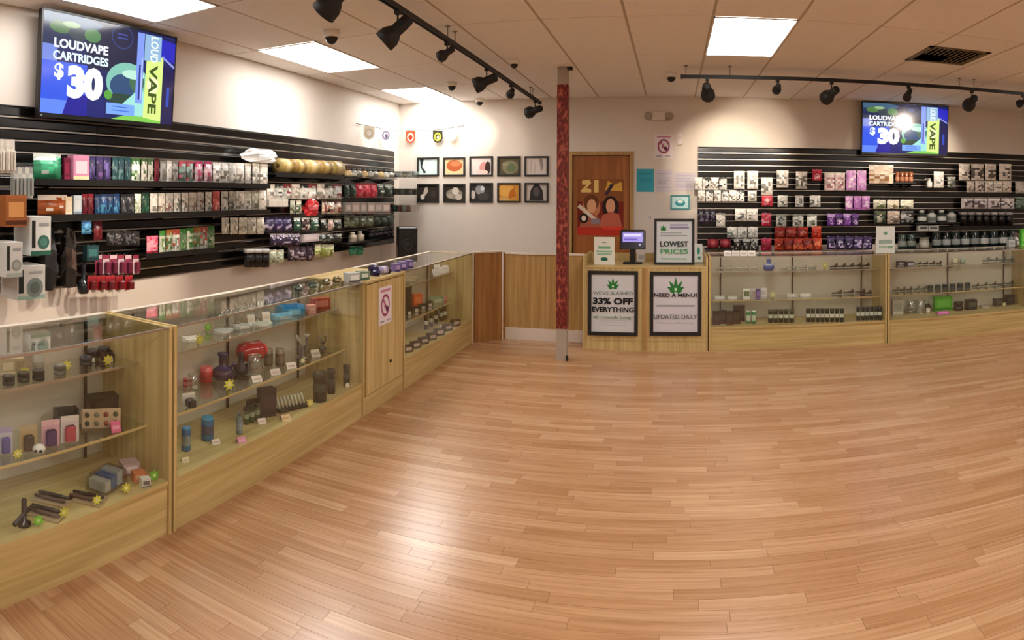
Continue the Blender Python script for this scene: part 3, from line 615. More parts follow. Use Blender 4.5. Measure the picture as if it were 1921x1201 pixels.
# register screen on a stand
a = on(1187, 495, 2, .853)
t = empty('register_screen', (a.x, a.y, .853), 0, 'black touch screen register on a post, showing a lilac screen', 'register')
MB().cbox(-.10, .10, -.06, .08, 0, .018, .006).build('base', 'black', t); MB().cbox(-.03, .03, 0, .035, .018, .19, .004).build('post', 'black', t)
h = MB().cbox(-.135, .135, 0, .045, 0, .205, .012).build('head', 'black', t, (0, -.03, .155)); h.rotation_euler = (-.14, 0, .05)
pic([('r', 0, 0, 1, 1, '14101c'), ('r', .08, .35, .92, .9, '9c8cd8'), ('r', .14, .68, .86, .82, 'd8d0f4'), ('r', .14, .45, .7, .55, '6a5ab0'), ('e', .8, .2, .05, .06, 'a098c8')], .25, .18, -.001, .0002).build('display', 'screen', h, (0, 0, .012))
a = on(1200, 489, 2, .853)
t = empty('receipt_printer', (a.x+.02, 6.98, .853), 0, 'small pale receipt printer behind the register screen', 'printer')
MB().cbox(-.04, .04, -.03, .03, 0, .09, .006, 'd8d4d0').build('body', 'goods', t); MB().bb(-.03, .03, -.031, -.03, .02, .07, 'b0aca8').build('paper_door', 'goods', t)
for k, (px, py, h_, lb) in enumerate(((1311, 492, .09, 'lower small white and teal card at the framed sign foot'), (1312, 474, .11, 'upper small white and green card beside the framed sign'))):
    a = on(px, 494, 2, .853)
    t = empty('price_card', (a.x-.01*k, a.y+.10*k, .853), 0, lb, 'card')
    MB().bb(-.045, .045, 0, .004, 0, h_ if not k else .20).poly([(-.045, .004, .05), (-.045, .05, 0), (.045, .05, 0), (.045, .004, .05)]).build('card', 'white', t)
    pic([bgr('e0e6e2'), ('r', .0, 0, 1, .12, '3a6a5c'), ('e', .55, .62, .18, .2, '4a9a80')], .09, h_ if not k else .20, -.001, .0003).build('print', 'paper', t)
# notice on the filler cabinet (faces +x)
a = on(709, 613, 0, XCNT); b = on(735, 541, 0, XCNT)
t = empty('prohibition_notice', (XCNT+.001, (a.y+b.y)/2, .60), R90, 'white notice with a crossed circle on the narrow oak cabinet', 'notice')
MB().bb(-.11, .11, -.0015, 0, 0, .28).build('sheet', 'white', t); pic(no_sign, .22, .28, -.002, .0003).build('print', 'paper', t)
# tower speaker behind the counters at the corner
t = empty('tower_speaker', (-3.20, 7.30, 0), .5, 'tall black tower speaker at the end of the slatwall', 'speaker')
MB().cbox(-.12, .12, -.14, .14, .02, 1.17, .012).build('cabinet', 'black', t); MB().bb(-.14, .14, -.16, .16, 0, .02).build('plinth', 'black', t)
for z, r_ in ((.95, .08), (.72, .08), (1.07, .03)): MB().lathe([(r_, 0), (r_, -.008), (r_*.8, -.004), (r_*.3, .0), (r_*.2, -.006)], 16, (0, -.14, z), axis='y').build('driver', 'matte', t)

# ================================================================== GOODS: shapes
rnd = random.Random(11)
def jig(c, a=.06):
    c = c if not isinstance(c, str) else tuple(int(c[i:i+2], 16)/255 for i in (0, 2, 4))
    k = 1+rnd.uniform(-a, a); return tuple(max(0, min(1, x*k)) for x in c)
def g_pouch(W, H, D, c):
    """sealed hanging pouch: flat header with a hole slot, bulging body, printed label"""
    body, head, lab = (list(c)+[c[-1]]*3)[:3]
    m = MB(); nx, nz = 5, 8; sh = [rnd.uniform(-.12, .12) for _ in range(40)]
    lo_, hi_, kt = rnd.choice((0, 1, 1)), rnd.choice((3, 3, 4)), rnd.choice((3, 4, 5))
    def y(i, k):
        u, v_ = i/nx, k/nz
        b = math.sin(PI*u)**.6*math.sin(PI*min(1, v_/.82))**.6 if v_ < .82 else 0
        return b*(1+sh[(i*7+k*3) % 40]*2)
    for s in (-1, 1):
        n = len(m.v)
        for k in range(nz+1):
            for i in range(nx+1): m.v.append(((i/nx-.5)*W*(1-.03*y(i, k)), s*(.0015+D/2*y(i, k)), k/nz*H))
        for k in range(nz):
            for i in range(nx):
                q = [n+k*(nx+1)+i, n+k*(nx+1)+i+1, n+(k+1)*(nx+1)+i+1, n+(k+1)*(nx+1)+i]
                m.f.append(tuple(q if s < 0 else q[::-1])); m.sm.append(k < 5)
                m.c.append(jig(head, .10) if k >= nz-1 or (k == nz-2 and rnd.random() < .6) else (jig(rnd.choice((lab, lab, body, head)), .15) if (s < 0 and lo_ <= i <= hi_ and 1 <= k <= kt) else jig(body, .12)))
    return m
def g_box(W, H, D, c):
    """carton with a lid seam, a front label and a colour band"""
    body, lab, band = (list(c)+[c[-1]]*3)[:3]
    m = MB().bb(-W/2, W/2, -D/2, D/2, 0, H*.86, body).bb(-W/2-.0006, W/2+.0006, -D/2-.0006, D/2+.0006, H*.86, H, jig(body, .05))
    m.poly([(-W*.36, -D/2-.001, H*.3), (W*.36, -D/2-.001, H*.3), (W*.36, -D/2-.001, H*.78), (-W*.36, -D/2-.001, H*.78)], lab)
    m.poly([(-W/2, -D/2-.0012, H*.06), (W/2, -D/2-.0012, H*.06), (W/2, -D/2-.0012, H*.2), (-W/2, -D/2-.0012, H*.2)], band)
    return m
def g_blister(W, H, D, c):
    """flat card with a hang hole tab and a clear-look bubble holding the product"""
    card, prod, top = (list(c)+[c[-1]]*3)[:3]
    m = MB().bb(-W/2, W/2, 0, .002, 0, H*.8, card).bb(-W/2, W/2, 0, .002, H*.8, H, top)
    m.cbox(-W*.3, W*.3, -D, -.0002, H*.08, H*.66, min(W*.1, D*.4), prod); return m
def g_bottle(W, H, D, c):
    body, cap, lab = (list(c)+[c[-1]]*3)[:3]; r = W/2
    return MB().lathe([(r*.92, 0, body), (r, H*.04, body), (r, H*.18, body), (r*1.01, H*.19, lab), (r*1.01, H*.5, lab), (r, H*.51, body), (r, H*.62, body), (r*.5, H*.76, body), (r*.45, H*.8, body), (r*.55, H*.81, cap), (r*.55, H*.98, cap), (r*.4, H, cap)], 10)
def g_jar(W, H, D, c):
    body, cap, lab = (list(c)+[c[-1]]*3)[:3]; r = W/2
    return MB().lathe([(r*.9, 0, body), (r, H*.05, body), (r, H*.2, body), (r*1.01, H*.21, lab), (r*1.01, H*.55, lab), (r, H*.56, body), (r, H*.74, body), (r*.96, H*.76, cap), (r*.98, H*.98, cap), (r*.9, H, cap)], 12)
def g_can(W, H, D, c):
    body, cap, lab = (list(c)+[c[-1]]*3)[:3]; r = W/2
    return MB().lathe([(r*.88, 0, cap), (r, H*.03, body), (r, H*.25, body), (r*1.005, H*.26, lab), (r*1.005, H*.66, lab), (r, H*.67, body), (r, H*.93, body), (r*.9, H*.97, cap), (r*.86, H, cap)], 12)
def g_tube(W, H, D, c):
    body, cap, lab = (list(c)+[c[-1]]*3)[:3]; r = W/2
    return MB().lathe([(r*.85, 0, body), (r, H*.02, body), (r, H*.35, body), (r*1.02, H*.36, lab), (r*1.02, H*.62, lab), (r, H*.63, body), (r, H*.8, body), (r*1.06, H*.81, cap), (r*1.06, H*.97, cap), (r*.9, H, cap)], 9)
def g_bag(W, H, D, c):
    """crumpled soft bag"""
    body, lab = c[0], c[-1]; m = MB(); n = 10; pr = []
    b = len(m.v); L_ = 7; ph = [rnd.uniform(0, 6) for _ in range(4)]
    for k in range(L_):
        v_ = k/(L_-1); rr = .76*(.72+.35*math.sin(PI*v_*.9+.2)) if k < L_-1 else .45
        for i in range(n):
            a = 2*PI*i/n; q = rr*(1+.16*math.sin(3*a+ph[0]+k)+.1*math.sin(5*a+ph[1]-2*k))
            m.v.append((W/2*q*math.cos(a)*.95, D/2*q*math.sin(a), H*(v_+.05*math.sin(2*a+ph[2])*(0 < k))))
    for k in range(L_-1):
        for i in range(n):
            j = (i+1) % n; m.f.append((b+k*n+i, b+k*n+j, b+(k+1)*n+j, b+(k+1)*n+i)); m.c.append(lab if 2 <= k <= 3 and 6 <= i <= 8 else body); m.sm.append(False)
    m.f.append(tuple(b+n-1-i for i in range(n))); m.c.append(body); m.sm.append(False)
    m.f.append(tuple(b+(L_-1)*n+i for i in range(n))); m.c.append(body); m.sm.append(False); return m
def g_roll(W, H, D, c):
    r = H/2
    m = MB().lathe([(r*.3, -W/2, c[-1]), (r, -W/2+.002, c[0]), (r, -W*.2, c[0]), (r*1.01, -W*.19, c[1 % len(c)]), (r*1.01, W*.19, c[1 % len(c)]), (r, W*.2, c[0]), (r, W/2-.002, c[0]), (r*.3, W/2, c[-1])], 10, (0, 0, r), axis='x'); return m
def g_tray(W, H, D, c):
    """shallow tray with a raised rim and a light tag on the front lip"""
    m = MB().bb(-W/2, W/2, -D/2, D/2, 0, H*.35, c[0])
    for s in (-1, 1): m.bb(min(s*W/2, s*W*.45), max(s*W/2, s*W*.45), -D/2, D/2, H*.35, H, c[0])
    m.bb(-W*.45, W*.45, D*.42, D/2, H*.35, H, c[0]).bb(-W*.45, W*.45, -D/2, -D*.42, H*.35, H*.7, c[0])
    m.bb(-W*.25, W*.3, -D/2-.002, -D/2, H*.05, H*.6, c[-1]); return m
def g_card(W, H, D, c):
    """small tented price card"""
    m = MB().poly([(-W/2, -D/2, 0), (W/2, -D/2, 0), (W/2, 0, H), (-W/2, 0, H)], c[0]).poly([(W/2, D/2, 0), (-W/2, D/2, 0), (-W/2, .0005, H), (W/2, .0005, H)], c[0])
    m.poly([(-W*.35, -D*.36-.001, H*.3), (W*.35, -D*.36-.001, H*.3), (W*.35, -D*.2-.001, H*.62), (-W*.35, -D*.2-.001, H*.62)], c[-1]); return m
def g_star(W, H, D, c):
    """starburst price tag on a little stand"""
    m = MB(); r = W/2; pts = []
    for i in range(14):
        a = PI/2+2*PI*i/14; q = r if i % 2 == 0 else r*.55; pts.append((q*math.cos(a), q*math.sin(a)+r))
    m.poly([(x, 0, z) for x, z in reversed(pts)][::-1], c[0]); m.poly([(x, .002, z) for x, z in reversed(pts)], c[0])
    for i in range(14):
        p_, q_ = pts[i], pts[(i+1) % 14]; m.poly([(p_[0], .002, p_[1]), (q_[0], .002, q_[1]), (q_[0], 0, q_[1]), (p_[0], 0, p_[1])], c[0])
    m.poly([(r*.3*math.cos(2*PI*i/8), -.0006, r+r*.3*math.sin(2*PI*i/8)) for i in range(8)], c[-1])
    m.poly([(-r*.3, .002, r*.6), (-r*.3, .03, 0), (r*.3, .03, 0), (r*.3, .002, r*.6)], c[0]); return m
def g_grinder(W, H, D, c):
    r = W/2; m = MB().lathe([(r*.95, 0), (r, H*.05), (r, H*.42), (r*.93, H*.44), (r*.93, H*.5), (r, H*.52), (r, H*.92), (r*.92, H)], 16, col=c[0])
    m.lathe([(r*.5, H), (r*.5, H*1.01)], 12, col=c[-1]); return m
def g_bong(W, H, D, c):
    """standing water pipe: round base, neck, flared mouth and a side stem with bowl"""
    a, b_ = c[0], c[-1]; r = W/2
    m = MB().lathe([(r*.7, 0, a), (r*.8, H*.03, a), (r*.95, H*.15, a), (r, H*.25, a), (r*.8, H*.4, a), (r*.36, H*.52, b_), (r*.34, H*.85, a), (r*.45, H*.95, b_), (r*.5, H, b_)], 14)
    m.tube([(r*.5, 0, H*.3), (r*1.0, 0, H*.5), (r*1.15, 0, H*.56)], [r*.12, r*.12, r*.2], 8, b_); return m
def g_pipe(W, H, D, c):
    """lying glass pipe with a bowl"""
    r = H*.28
    m = MB().tube([(-W/2, 0, r), (-W*.1, 0, r), (W*.2, 0, r*1.3), (W*.42, 0, r*1.5), (W/2, 0, r*1.2)], [r*.6, r*.6, r*1.0, r*1.25, r*.6], 8, c[0])
    m.lathe([(r*.7, r*2.2), (r*.9, H*.9), (r*.95, H), (r*.6, H)], 8, (W*.36, 0, 0), col=c[-1]); return m
def g_rig(W, H, D, c):
    """branching metal-look dab rig"""
    r = W*.1
    m = MB().lathe([(W*.4, 0), (W*.42, H*.06), (r*1.2, H*.12), (r, H*.5)], 12, col=c[0]).tube([(0, 0, H*.3), (W*.3, 0, H*.55), (W*.3, 0, H*.9)], r*.8, 8, c[0])
    m.tube([(0, 0, H*.5), (-W*.25, 0, H*.8), (-W*.4, 0, H)], r*.8, 8, c[-1]).lathe([(r, H*.88), (r*1.8, H)], 8, (W*.3, 0, 0), col=c[-1]); return m
def g_sheet(W, H, D, c):
    m = MB().bb(-W/2, W/2, 0, .003, 0, H, c[0]).poly([(-W/2, .003, H*.6), (-W/2, .06, 0), (W/2, .06, 0), (W/2, .003, H*.6)], c[0])
    return m
def g_disc(W, H, D, c):
    m = g_box(W, H, D, (c[0], c[1], c[2])); m.v = m.v[:16]; m.f = m.f[:12]; m.c = m.c[:12]; m.sm = m.sm[:12]
    y = -D/2-.001; m.poly([(-W*.5, y, 0), (W*.5, y, 0), (W*.5, y, H*.12), (-W*.5, y, H*.12)], c[2])
    r = min(W, H)*.3; m.poly([(W*.12+r*math.cos(2*PI*i/20), y-.001, H*.34+r*math.sin(2*PI*i/20)) for i in range(20)], c[1]); m.poly([(W*.12+r*.6*math.cos(2*PI*i/20), y-.002, H*.34+r*.6*math.sin(2*PI*i/20)) for i in range(20)], jig(c[1], .3))
    m.poly([(-W*.46, y-.0005, H*.2), (-W*.28, y-.0005, H*.2), (-W*.28, y-.0005, H*.9), (-W*.46, y-.0005, H*.9)], '1c2422'); m.poly([(-W*.1, y, H*.75), (W*.4, y, H*.75), (W*.4, y, H*.83), (-W*.1, y, H*.83)], 'a0a4a4'); return m
KIND = {'disc': (g_disc, 'goods'), 'pouch': (g_pouch, 'goods'), 'box': (g_box, 'goods'), 'blister': (g_blister, 'goods'), 'bottle': (g_bottle, 'gloss'), 'jar': (g_jar, 'gloss'), 'can': (g_can, 'gloss'), 'tube': (g_tube, 'gloss'), 'bag': (g_bag, 'gloss'),
        'roll': (g_roll, 'goods'), 'tray': (g_tray, 'goods'), 'card': (g_card, 'paper'), 'star': (g_star, 'paper'), 'grinder': (g_grinder, 'gloss'), 'bong': (g_bong, 'gloss'), 'pipe': (g_pipe, 'gloss'), 'rig': (g_rig, 'gloss'),
        'cjar': (g_jar, 'clear'), 'cbong': (g_bong, 'clear'), 'cpipe': (g_pipe, 'clear'), 'crig': (g_rig, 'clear'), 'sheet': (g_sheet, 'paper')}
NAME = {'disc': 'product_box', 'pouch': 'product_pouch', 'box': 'product_box', 'blister': 'blister_pack', 'bottle': 'plastic_bottle', 'jar': 'storage_jar', 'can': 'metal_can', 'tube': 'product_tube', 'bag': 'soft_bag', 'roll': 'paper_roll', 'tray': 'display_tray', 'card': 'price_card',
        'star': 'price_tag', 'grinder': 'herb_grinder', 'bong': 'water_pipe', 'pipe': 'hand_pipe', 'rig': 'dab_rig', 'cjar': 'glass_jar', 'cbong': 'glass_water_pipe', 'cpipe': 'glass_pipe', 'crig': 'glass_rig', 'sheet': 'paper_sign'}
CAT = {'disc': 'box', 'pouch': 'pouch', 'box': 'box', 'blister': 'blister pack', 'bottle': 'bottle', 'jar': 'jar', 'can': 'can', 'tube': 'tube', 'bag': 'bag', 'roll': 'roll', 'tray': 'tray', 'card': 'price card', 'star': 'price tag', 'grinder': 'grinder', 'bong': 'water pipe', 'pipe': 'pipe', 'rig': 'rig',
       'cjar': 'jar', 'cbong': 'water pipe', 'cpipe': 'pipe', 'crig': 'rig', 'sheet': 'sign'}
def make(kind, W, H, D, cols, loc, rotz, label, group):
    fn, mt = KIND[kind]
    c = [jig(x) if kind[0] != 'c' or kind in ('can', 'card') else 'e8e8e8' for x in cols]
    return fn(W, H, D, c).build(NAME[kind], mt, None, loc, rotz, label, CAT[kind], group)
PAL = dict(white='ececE6', cream='e0d6c4', silver='c4c4bc', grey='8c8c88', charcoal='44444a', black='181818', beige='c0a888', tan='a8885c', brown='6a4630', rust='94481c', gold='b09858', yellow='c8c890', olive='5c6446', green='3a7a40', sage='a8b49c', teal='2a5a5c', navy='1c2c54', blue='2c5c94', violet='40306a', purple='6a4090', lilac='c090d0', pink='d8b0b8', magenta='b04068', red='b82c3c', maroon='6a1828', plum='3a2434', salmon='d8a090')
def cname(c):
    v = lin(c) if isinstance(c, tuple) else lin(c); v = [x**.45 for x in v[:3]]
    return min(PAL, key=lambda k: sum((a-b**.45)**2 for a, b in zip(v, lin(PAL[k]))))
def looks(cols, i):
    c = cols[i % len(cols)]
    if len(cols) < 2 or not isinstance(c, (tuple, list)): return ''
    return ', ' + cname(c[0]) + ' with ' + cname(c[1 % len(c)]) + ' top'
def fit(label, extra):
    for k in (extra, ' '.join(extra.split()[:2])):
        if len((label+k).split()) <= 15: return label+k
    return label
def wallrun(side, x0, x1, n, yt, yb, kind, cols, label, off=.15, hang=True, zb=None, fill=.92, D=None):
    """n look-alike goods side by side on the slatwall between photo columns x0..x1 and rows yt..yb"""
    ax, pl = (0, XW+off) if side == 'L' else (1, YW-off); q = 1 if side == 'L' else 0
    for i in range(n):
        xa, xb = x0+(x1-x0)*i/n, x0+(x1-x0)*(i+1)/n
        a, b = on(xa, yb, ax, pl), on(xb, yt, ax, pl)
        W = (b[q]-a[q])*fill; H = b.z-a.z; u = (a[q]+b[q])/2; z = a.z if zb is None else zb
        dd = D or min(max(W*.5, .02), .09)
        loc = (XW+off, u, z) if side == 'L' else (u, YW-off, z)
        cc = cols[i % len(cols)]; cc = cc if isinstance(cc, tuple) else (cc,)
        if kind == 'jar' or kind == 'bottle' or kind == 'tube' or kind == 'can': W = min(W, H*.9)
        make(kind, W, H, dd, cc, loc, (R90 if side == 'L' else 0)+rnd.uniform(-.12, .12)*(n > 1), fit(label, looks(cols, i)) if n > 1 else label, label if n > 1 else None)
        if hang: hook(side, Vector((loc[0], loc[1], z+H*.96)), off-.0215-(W*.26 if kind == 'bong' else max(dd, W*1.13 if kind not in ('bag', 'box', 'disc') else 0)/2 if kind in ('bag', 'box', 'disc', 'jar', 'bottle', 'tube', 'can', 'bong') else .006)-.002)
def shelf(side, x0, x1, y, label, dep=.20, zabs=None, mat='black', lip=.03):
    ax, pl = (0, XW+dep) if side == 'L' else (1, YW-dep); q = 1 if side == 'L' else 0
    a, b = on(x0, y, ax, pl), on(x1, y, ax, pl); z = zabs if zabs else (a.z+b.z)/2; L_ = b[q]-a[q]
    t = empty('display_shelf', (XW+.0225, a[q], z) if side == 'L' else (a[q], YW-.0225, z), R90 if side == 'L' else 0, label, 'shelf')
    MB().bb(0, L_, -dep, 0, -.008, -.001).build('board', mat, t); MB().bb(0, L_, -dep-.004, -dep, -lip, .012).build('front_lip', mat, t)
    for k in (.08, .5, .92): MB().poly([(L_*k, -.002, -.008), (L_*k, -dep*.9, -.008), (L_*k, -.002, -.06)]).poly([(L_*k+.004, -.002, -.06), (L_*k+.004, -dep*.9, -.008), (L_*k+.004, -.002, -.008)]).poly([(L_*k, -.002, -.06), (L_*k, -dep*.9, -.008), (L_*k+.004, -dep*.9, -.008), (L_*k+.004, -.002, -.06)]).build('bracket', 'matte', t)
    return z
WH, WG, DG = ('e4e0d8', 'f2eee8', '8c8880'), ('c8c8c0', 'e8e6e0', '77786f'), ('2a2a2e', '45424a', '6a6870')
# ------------------------------------------------------------------ side wall goods
zs1 = shelf('L', 62, 503, 344, 'upper long black shelf of pouches on the side wall slatwall')
zs2 = shelf('L', 68, 503, 400, 'lower long black shelf of pouches on the side wall slatwall')
zs3 = shelf('L', 270, 405, 472, 'short black shelf with green topped pouches on the side wall')
S1 = dict(hang=False, zb=zs1, off=.14); S2 = dict(hang=False, zb=zs2, off=.14); S3 = dict(hang=False, zb=zs3, off=.14)
L = lambda *a, **k: wallrun('L', *a, **k)
L(-8, 28, 7, 262, 325, 'blister', [('dcd8cc', 'e8e4da'), ('c8c4ba', 'd8d4ca')], 'white carded pack in the fanned row under the slanted television', off=.30, fill=1.0)
L(20, 62, 6, 314, 372, 'blister', [('b8bcb8', '8a9492', 'd8d8d0'), ('d8d8d0', 'a8aca8')], 'grey and white carded pack in the second fanned row', off=.30, fill=1.0)
L(-2, 40, 1, 366, 425, 'box', [('b06a38', 'd89a5c', '5a2c14')], 'orange and brown carton on the slatwall under fanned packs', off=.26, D=.14)
L(40, 80, 1, 405, 478, 'disc', [('d8dcd8', '3f6a60', '2f6a58')], 'white carton with dark window and green foot on the slatwall', off=.24, D=.2)
L(-6, 27, 1, 452, 518, 'disc', [('d4d4d0', '9a9e98', 'b8c4bc')], 'white carton with grey disc print, upper one by the counter', off=.30, D=.2)
L(14, 70, 1, 494, 560, 'disc', [('d8d8d2', '7a8884', '8aa89a')], 'white carton with dark window print, lower one by the counter', off=.26, D=.2)
L(60, 116, 1, 294, 344, 'pouch', [('2f9468', 'd8e4dc', '3aa878')], 'big green pouch on the upper long shelf', **S1)
L(118, 130, 1, 300, 344, 'box', [('6a1834', '8a2444')], 'maroon carton next to the big green pouch', **S1)
L(131, 163, 1, 296, 344, 'box', [('d890b0', 'f0d8e0', 'e8d8a8')], 'pink and white carton on the upper long shelf', **S1)
L(166, 208, 3, 297, 344, 'pouch', [('282448', '3a3060', '5a4a88'), ('342450', '40346a', '6a4a80')], 'dark violet pouch on the upper long shelf', **S1)
L(210, 245, 3, 297, 344, 'pouch', [('1c3a44', '20484c', '5a7a78')], 'dark teal pouch on the upper long shelf', **S1)
L(246, 263, 1, 299, 344, 'pouch', [('e0e4d8', '3a6a34', 'c8d4c0')], 'white pouch with green header on the upper long shelf', **S1)
L(264, 288, 2, 299, 344, 'pouch', [('c4c0b4', '4a6a3c', '8a867c')], 'grey pouch with olive header on the upper long shelf', **S1)
L(289, 299, 1, 298, 344, 'pouch', [('7a1828', '5a1020')], 'narrow dark red pouch on the upper long shelf', **S1)
L(300, 334, 3, 302, 344, 'pouch', [('a8a49c', '8a867e', '6a665e'), ('d8d4cc', 'c8c4bc')], 'silver grey pouch on the upper long shelf', **S1)
L(335, 363, 2, 302, 344, 'pouch', [('8aa098', 'b85060', '5a6a64')], 'grey green pouch with red header on the upper long shelf', **S1)
L(364, 398, 2, 302, 344, 'pouch', [('d8b8c0', 'b04068', 'a07080')], 'pink pouch with magenta header on the upper long shelf', **S1)
L(399, 502, 7, 305, 345, 'pouch', [WH, WG, ('b8b8b0', 'd8d8d0', '6a6c66')], 'silver white pouch in the long run on the upper shelf', **S1)
L(453, 520, 1, 283, 303, 'bag', [('e4e8ea', 'c8d0d4')], 'crumpled clear plastic bag lying over the upper shelf pouches', hang=False, off=.14, D=.12, fill=1.2)
L(68, 128, 1, 360, 400, 'pouch', [('94481c', 'e0d8cc', 'a85a28')], 'big rust brown pouch on the lower long shelf', **S2)
L(120, 134, 1, 364, 400, 'box', [('d8c8a8', 'e8dcc8')], 'cream carton beside the rust brown pouch', **S2)
L(135, 151, 1, 364, 402, 'box', [('b8c8d4', 'e0e8ec', '7a8a98')], 'pale blue carton on the lower long shelf', **S2)
L(153, 176, 2, 360, 400, 'pouch', [('6a1828', '8a2030', '4a1420')], 'dark red pouch on the lower long shelf', **S2)
L(177, 224, 4, 361, 400, 'pouch', [('1c3c6a', '142c54', '3a7aa0'), ('24508a', '1a3a68', '4a8ab0')], 'deep blue pouch on the lower long shelf', **S2)
L(152, 172, 1, 414, 440, 'pouch', [('2a6a94', '1f4a70', '5a9ab8')], 'teal blue pouch hanging below the lower long shelf', off=.28)
L(226, 251, 2, 362, 400, 'pouch', [('2c3038', '1c2028', '5a5c60')], 'charcoal pouch on the lower long shelf', **S2)
L(252, 265, 1, 362, 400, 'pouch', [('dce4d4', 'e8ece0', 'a8b89c')], 'pale green white pouch on the lower long shelf', **S2)
L(266, 280, 1, 360, 400, 'pouch', [('1f4a38', '183a2c', '3a6a54')], 'dark green pouch on the lower long shelf', **S2)
L(281, 398, 8, 362, 400, 'pouch', [WH, ('c8c4b8', 'dcd8d0', '8a7a70'), ('b0aca4', 'd8d4cc', '7a5a54'), WG], 'silver and cream pouch in the long run on the lower shelf', **S2)
L(398, 413, 1, 361, 400, 'pouch', [('c85a5a', 'd87070', 'e0a8a0')], 'salmon red pouch on the lower long shelf', **S2)
L(414, 500, 6, 362, 400, 'pouch', [WG, ('a8aa9c', 'd4d4c8', '6a6c60'), WH], 'pale silver pouch past the salmon one on the lower shelf', **S2)
L(175, 192, 1, 414, 452, 'pouch', [('5a1420', '781c28', '8a3a40')], 'dark red pouch hanging alone under the long shelves')
L(200, 262, 4, 434, 462, 'pouch', [('181618', '2a282c', '55555a')], 'black pouch hanging in the middle row of the side wall')
L(274, 297, 1, 438, 472, 'pouch', [('d83a58', 'e8708a', 'f0a8b4')], 'bright pink red pouch on the short shelf', **S3)
L(298, 402, 8, 430, 472, 'pouch', [('c4ccb8', '3a7a34', '6a8a5c'), ('a8b49c', '8a5a24', '4a6a44'), ('d4d4cc', 'a8483c', '7a8474'), ('5a7a50', '2f6a2c', '9aa890')], 'green topped pouch in the row on the short shelf', **S3)
L(414, 497, 5, 408, 440, 'pouch', [('c8c6b8', 'e4e2d8', '9a9888')], 'crumpled silver pouch hanging beside the dark purple packs')
L(74, 106, 1, 425, 545, 'bag', [('1c1c1e', '2c2c30')], 'black backpack hanging beside the white cartons', off=.13, D=.16, fill=1.1)
L(112, 144, 1, 430, 540, 'bag', [('262422', '5a4a44')], 'dark brown backpack hanging beside the round black water pipe', off=.13, D=.16, fill=1.1)
L(146, 167, 1, 494, 552, 'bong', [('22282c', '3a444a')], 'glossy black round water pipe hanging by the backpacks', off=.15)
L(158, 182, 1, 460, 490, 'box', [('24484c', '3a6a6c', '182c30')], 'dark teal carton above the pink labelled packs', off=.2)
L(178, 262, 6, 478, 515, 'blister', [('8a3450', '5a1830', 'd0b0b8'), ('c8b4b8', '6a2038', '8a3048')], 'burgundy card pack with white label, low on the slatwall')
L(164, 250, 5, 516, 545, 'blister', [('84181f', '5a1016', '982830')], 'red card pack in the lowest row above the counter', off=.2)
zs4 = shelf('L', 514, 642, 329, 'black shelf carrying the gold brown rolls')
L(518, 638, 5, 300, 328, 'roll', [('a08a50', 'c8b480', '6a5428'), ('8a6e38', 'b09858')], 'gold brown rolled bag on the top row near the corner', off=.14, hang=False, zb=zs4, fill=.9)
L(500, 640, 9, 346, 374, 'pouch', [WH, ('d8dcd8', '2c3434', 'e8e8e4'), ('c8d0cc', '8a3a44', 'e8e4e0')], 'white pouch in the dense row under the gold rolls')
L(500, 536, 3, 374, 388, 'box', [('e4e0da', 'c8c4bc')], 'small white carton in the block under the dense white row', D=.06)
L(543, 566, 2, 376, 402, 'pouch', [('a8ac98', 'd0d0c0', '5a6450')], 'grey green pouch beside the round red bag')
L(566, 601, 1, 374, 405, 'bag', [('b82c34', 'd86068')], 'round red bag hanging near the end of the side wall', D=.12)
L(602, 640, 3, 376, 402, 'pouch', [('d8c0ac', '5a2c20', '8a4a3c'), ('e0dcd4', '3a2420', 'c89078')], 'white and brown pouch next to the round red bag')
L(497, 546, 3, 408, 434, 'pouch', [('2e2050', '241840', 'c8c0e0'), ('342458', '281c48', 'b0a4d0')], 'dark purple pouch with pale oval print')
L(549, 598, 3, 408, 434, 'pouch', [('24483a', 'c8d4cc', '3a6a54'), ('301418', 'd0d0c8', '54202a')], 'dark green pouch with pale header in the middle rows')
L(600, 640, 3, 411, 433, 'pouch', [('1c2420', 'c8ccc4', '3a4a40'), ('c8a89c', 'd8ccc4', '6a4a40')], 'black and cream pouch in the middle rows near the acrylic bins')
L(505, 562, 4, 438, 462, 'pouch', [('20182c', 'c0b8cc', '3a2c4c')], 'blackish purple pouch with a pale tag, low row')
L(565, 596, 1, 438, 455, 'box', [('d8ccd0', 'e8e0e4', 'b8a8b0')], 'pale pinkish white carton in the low row', D=.05)
L(598, 640, 3, 438, 456, 'pouch', [('1e221e', 'b8bcb0', '3c443c')], 'black pouch with grey header beside the pale carton')
L(460, 502, 3, 466, 502, 'tube', [('141416', 'd8d8d4', '2a2a2c')], 'black tube with white tip hanging at the slatwall foot')
L(505, 532, 2, 468, 496, 'pouch', [('c4ccae', 'dce0cc', '8a9474')], 'pale green pouch at the slatwall foot')
L(540, 586, 4, 462, 490, 'pouch', [('2c1c2c', '442c40', 'b8a8b0')], 'dark plum pouch at the slatwall foot')
L(590, 626, 3, 458, 483, 'pouch', [('c8cc90', 'e0e0c4', '7a8440'), ('8a9a3c', 'd8dcb8', 'b8bc78')], 'yellow green pouch at the slatwall foot')
zs5 = shelf('L', 645, 742, 334, 'clear acrylic shelf of small bottles by the corner', mat='acrylic', lip=.005)
L(648, 738, 9, 318, 334, 'bottle', [('b8965c', '3a2a1c', 'd8c090'), ('8a8a84', '44423c', 'c4c0b4'), ('a8a49a', '5a564c', '78746a')], 'tiny bottle on the clear acrylic shelf', hang=False, zb=zs5, off=.13)
L(645, 668, 2, 345, 372, 'pouch', [('20382f', '2f4c40', '5a6a60')], 'dark green pouch beside the red packs')
L(668, 706, 3, 344, 371, 'pouch', [('c02c44', 'a01c34', 'd86a78')], 'crimson pouch near the acrylic bins')
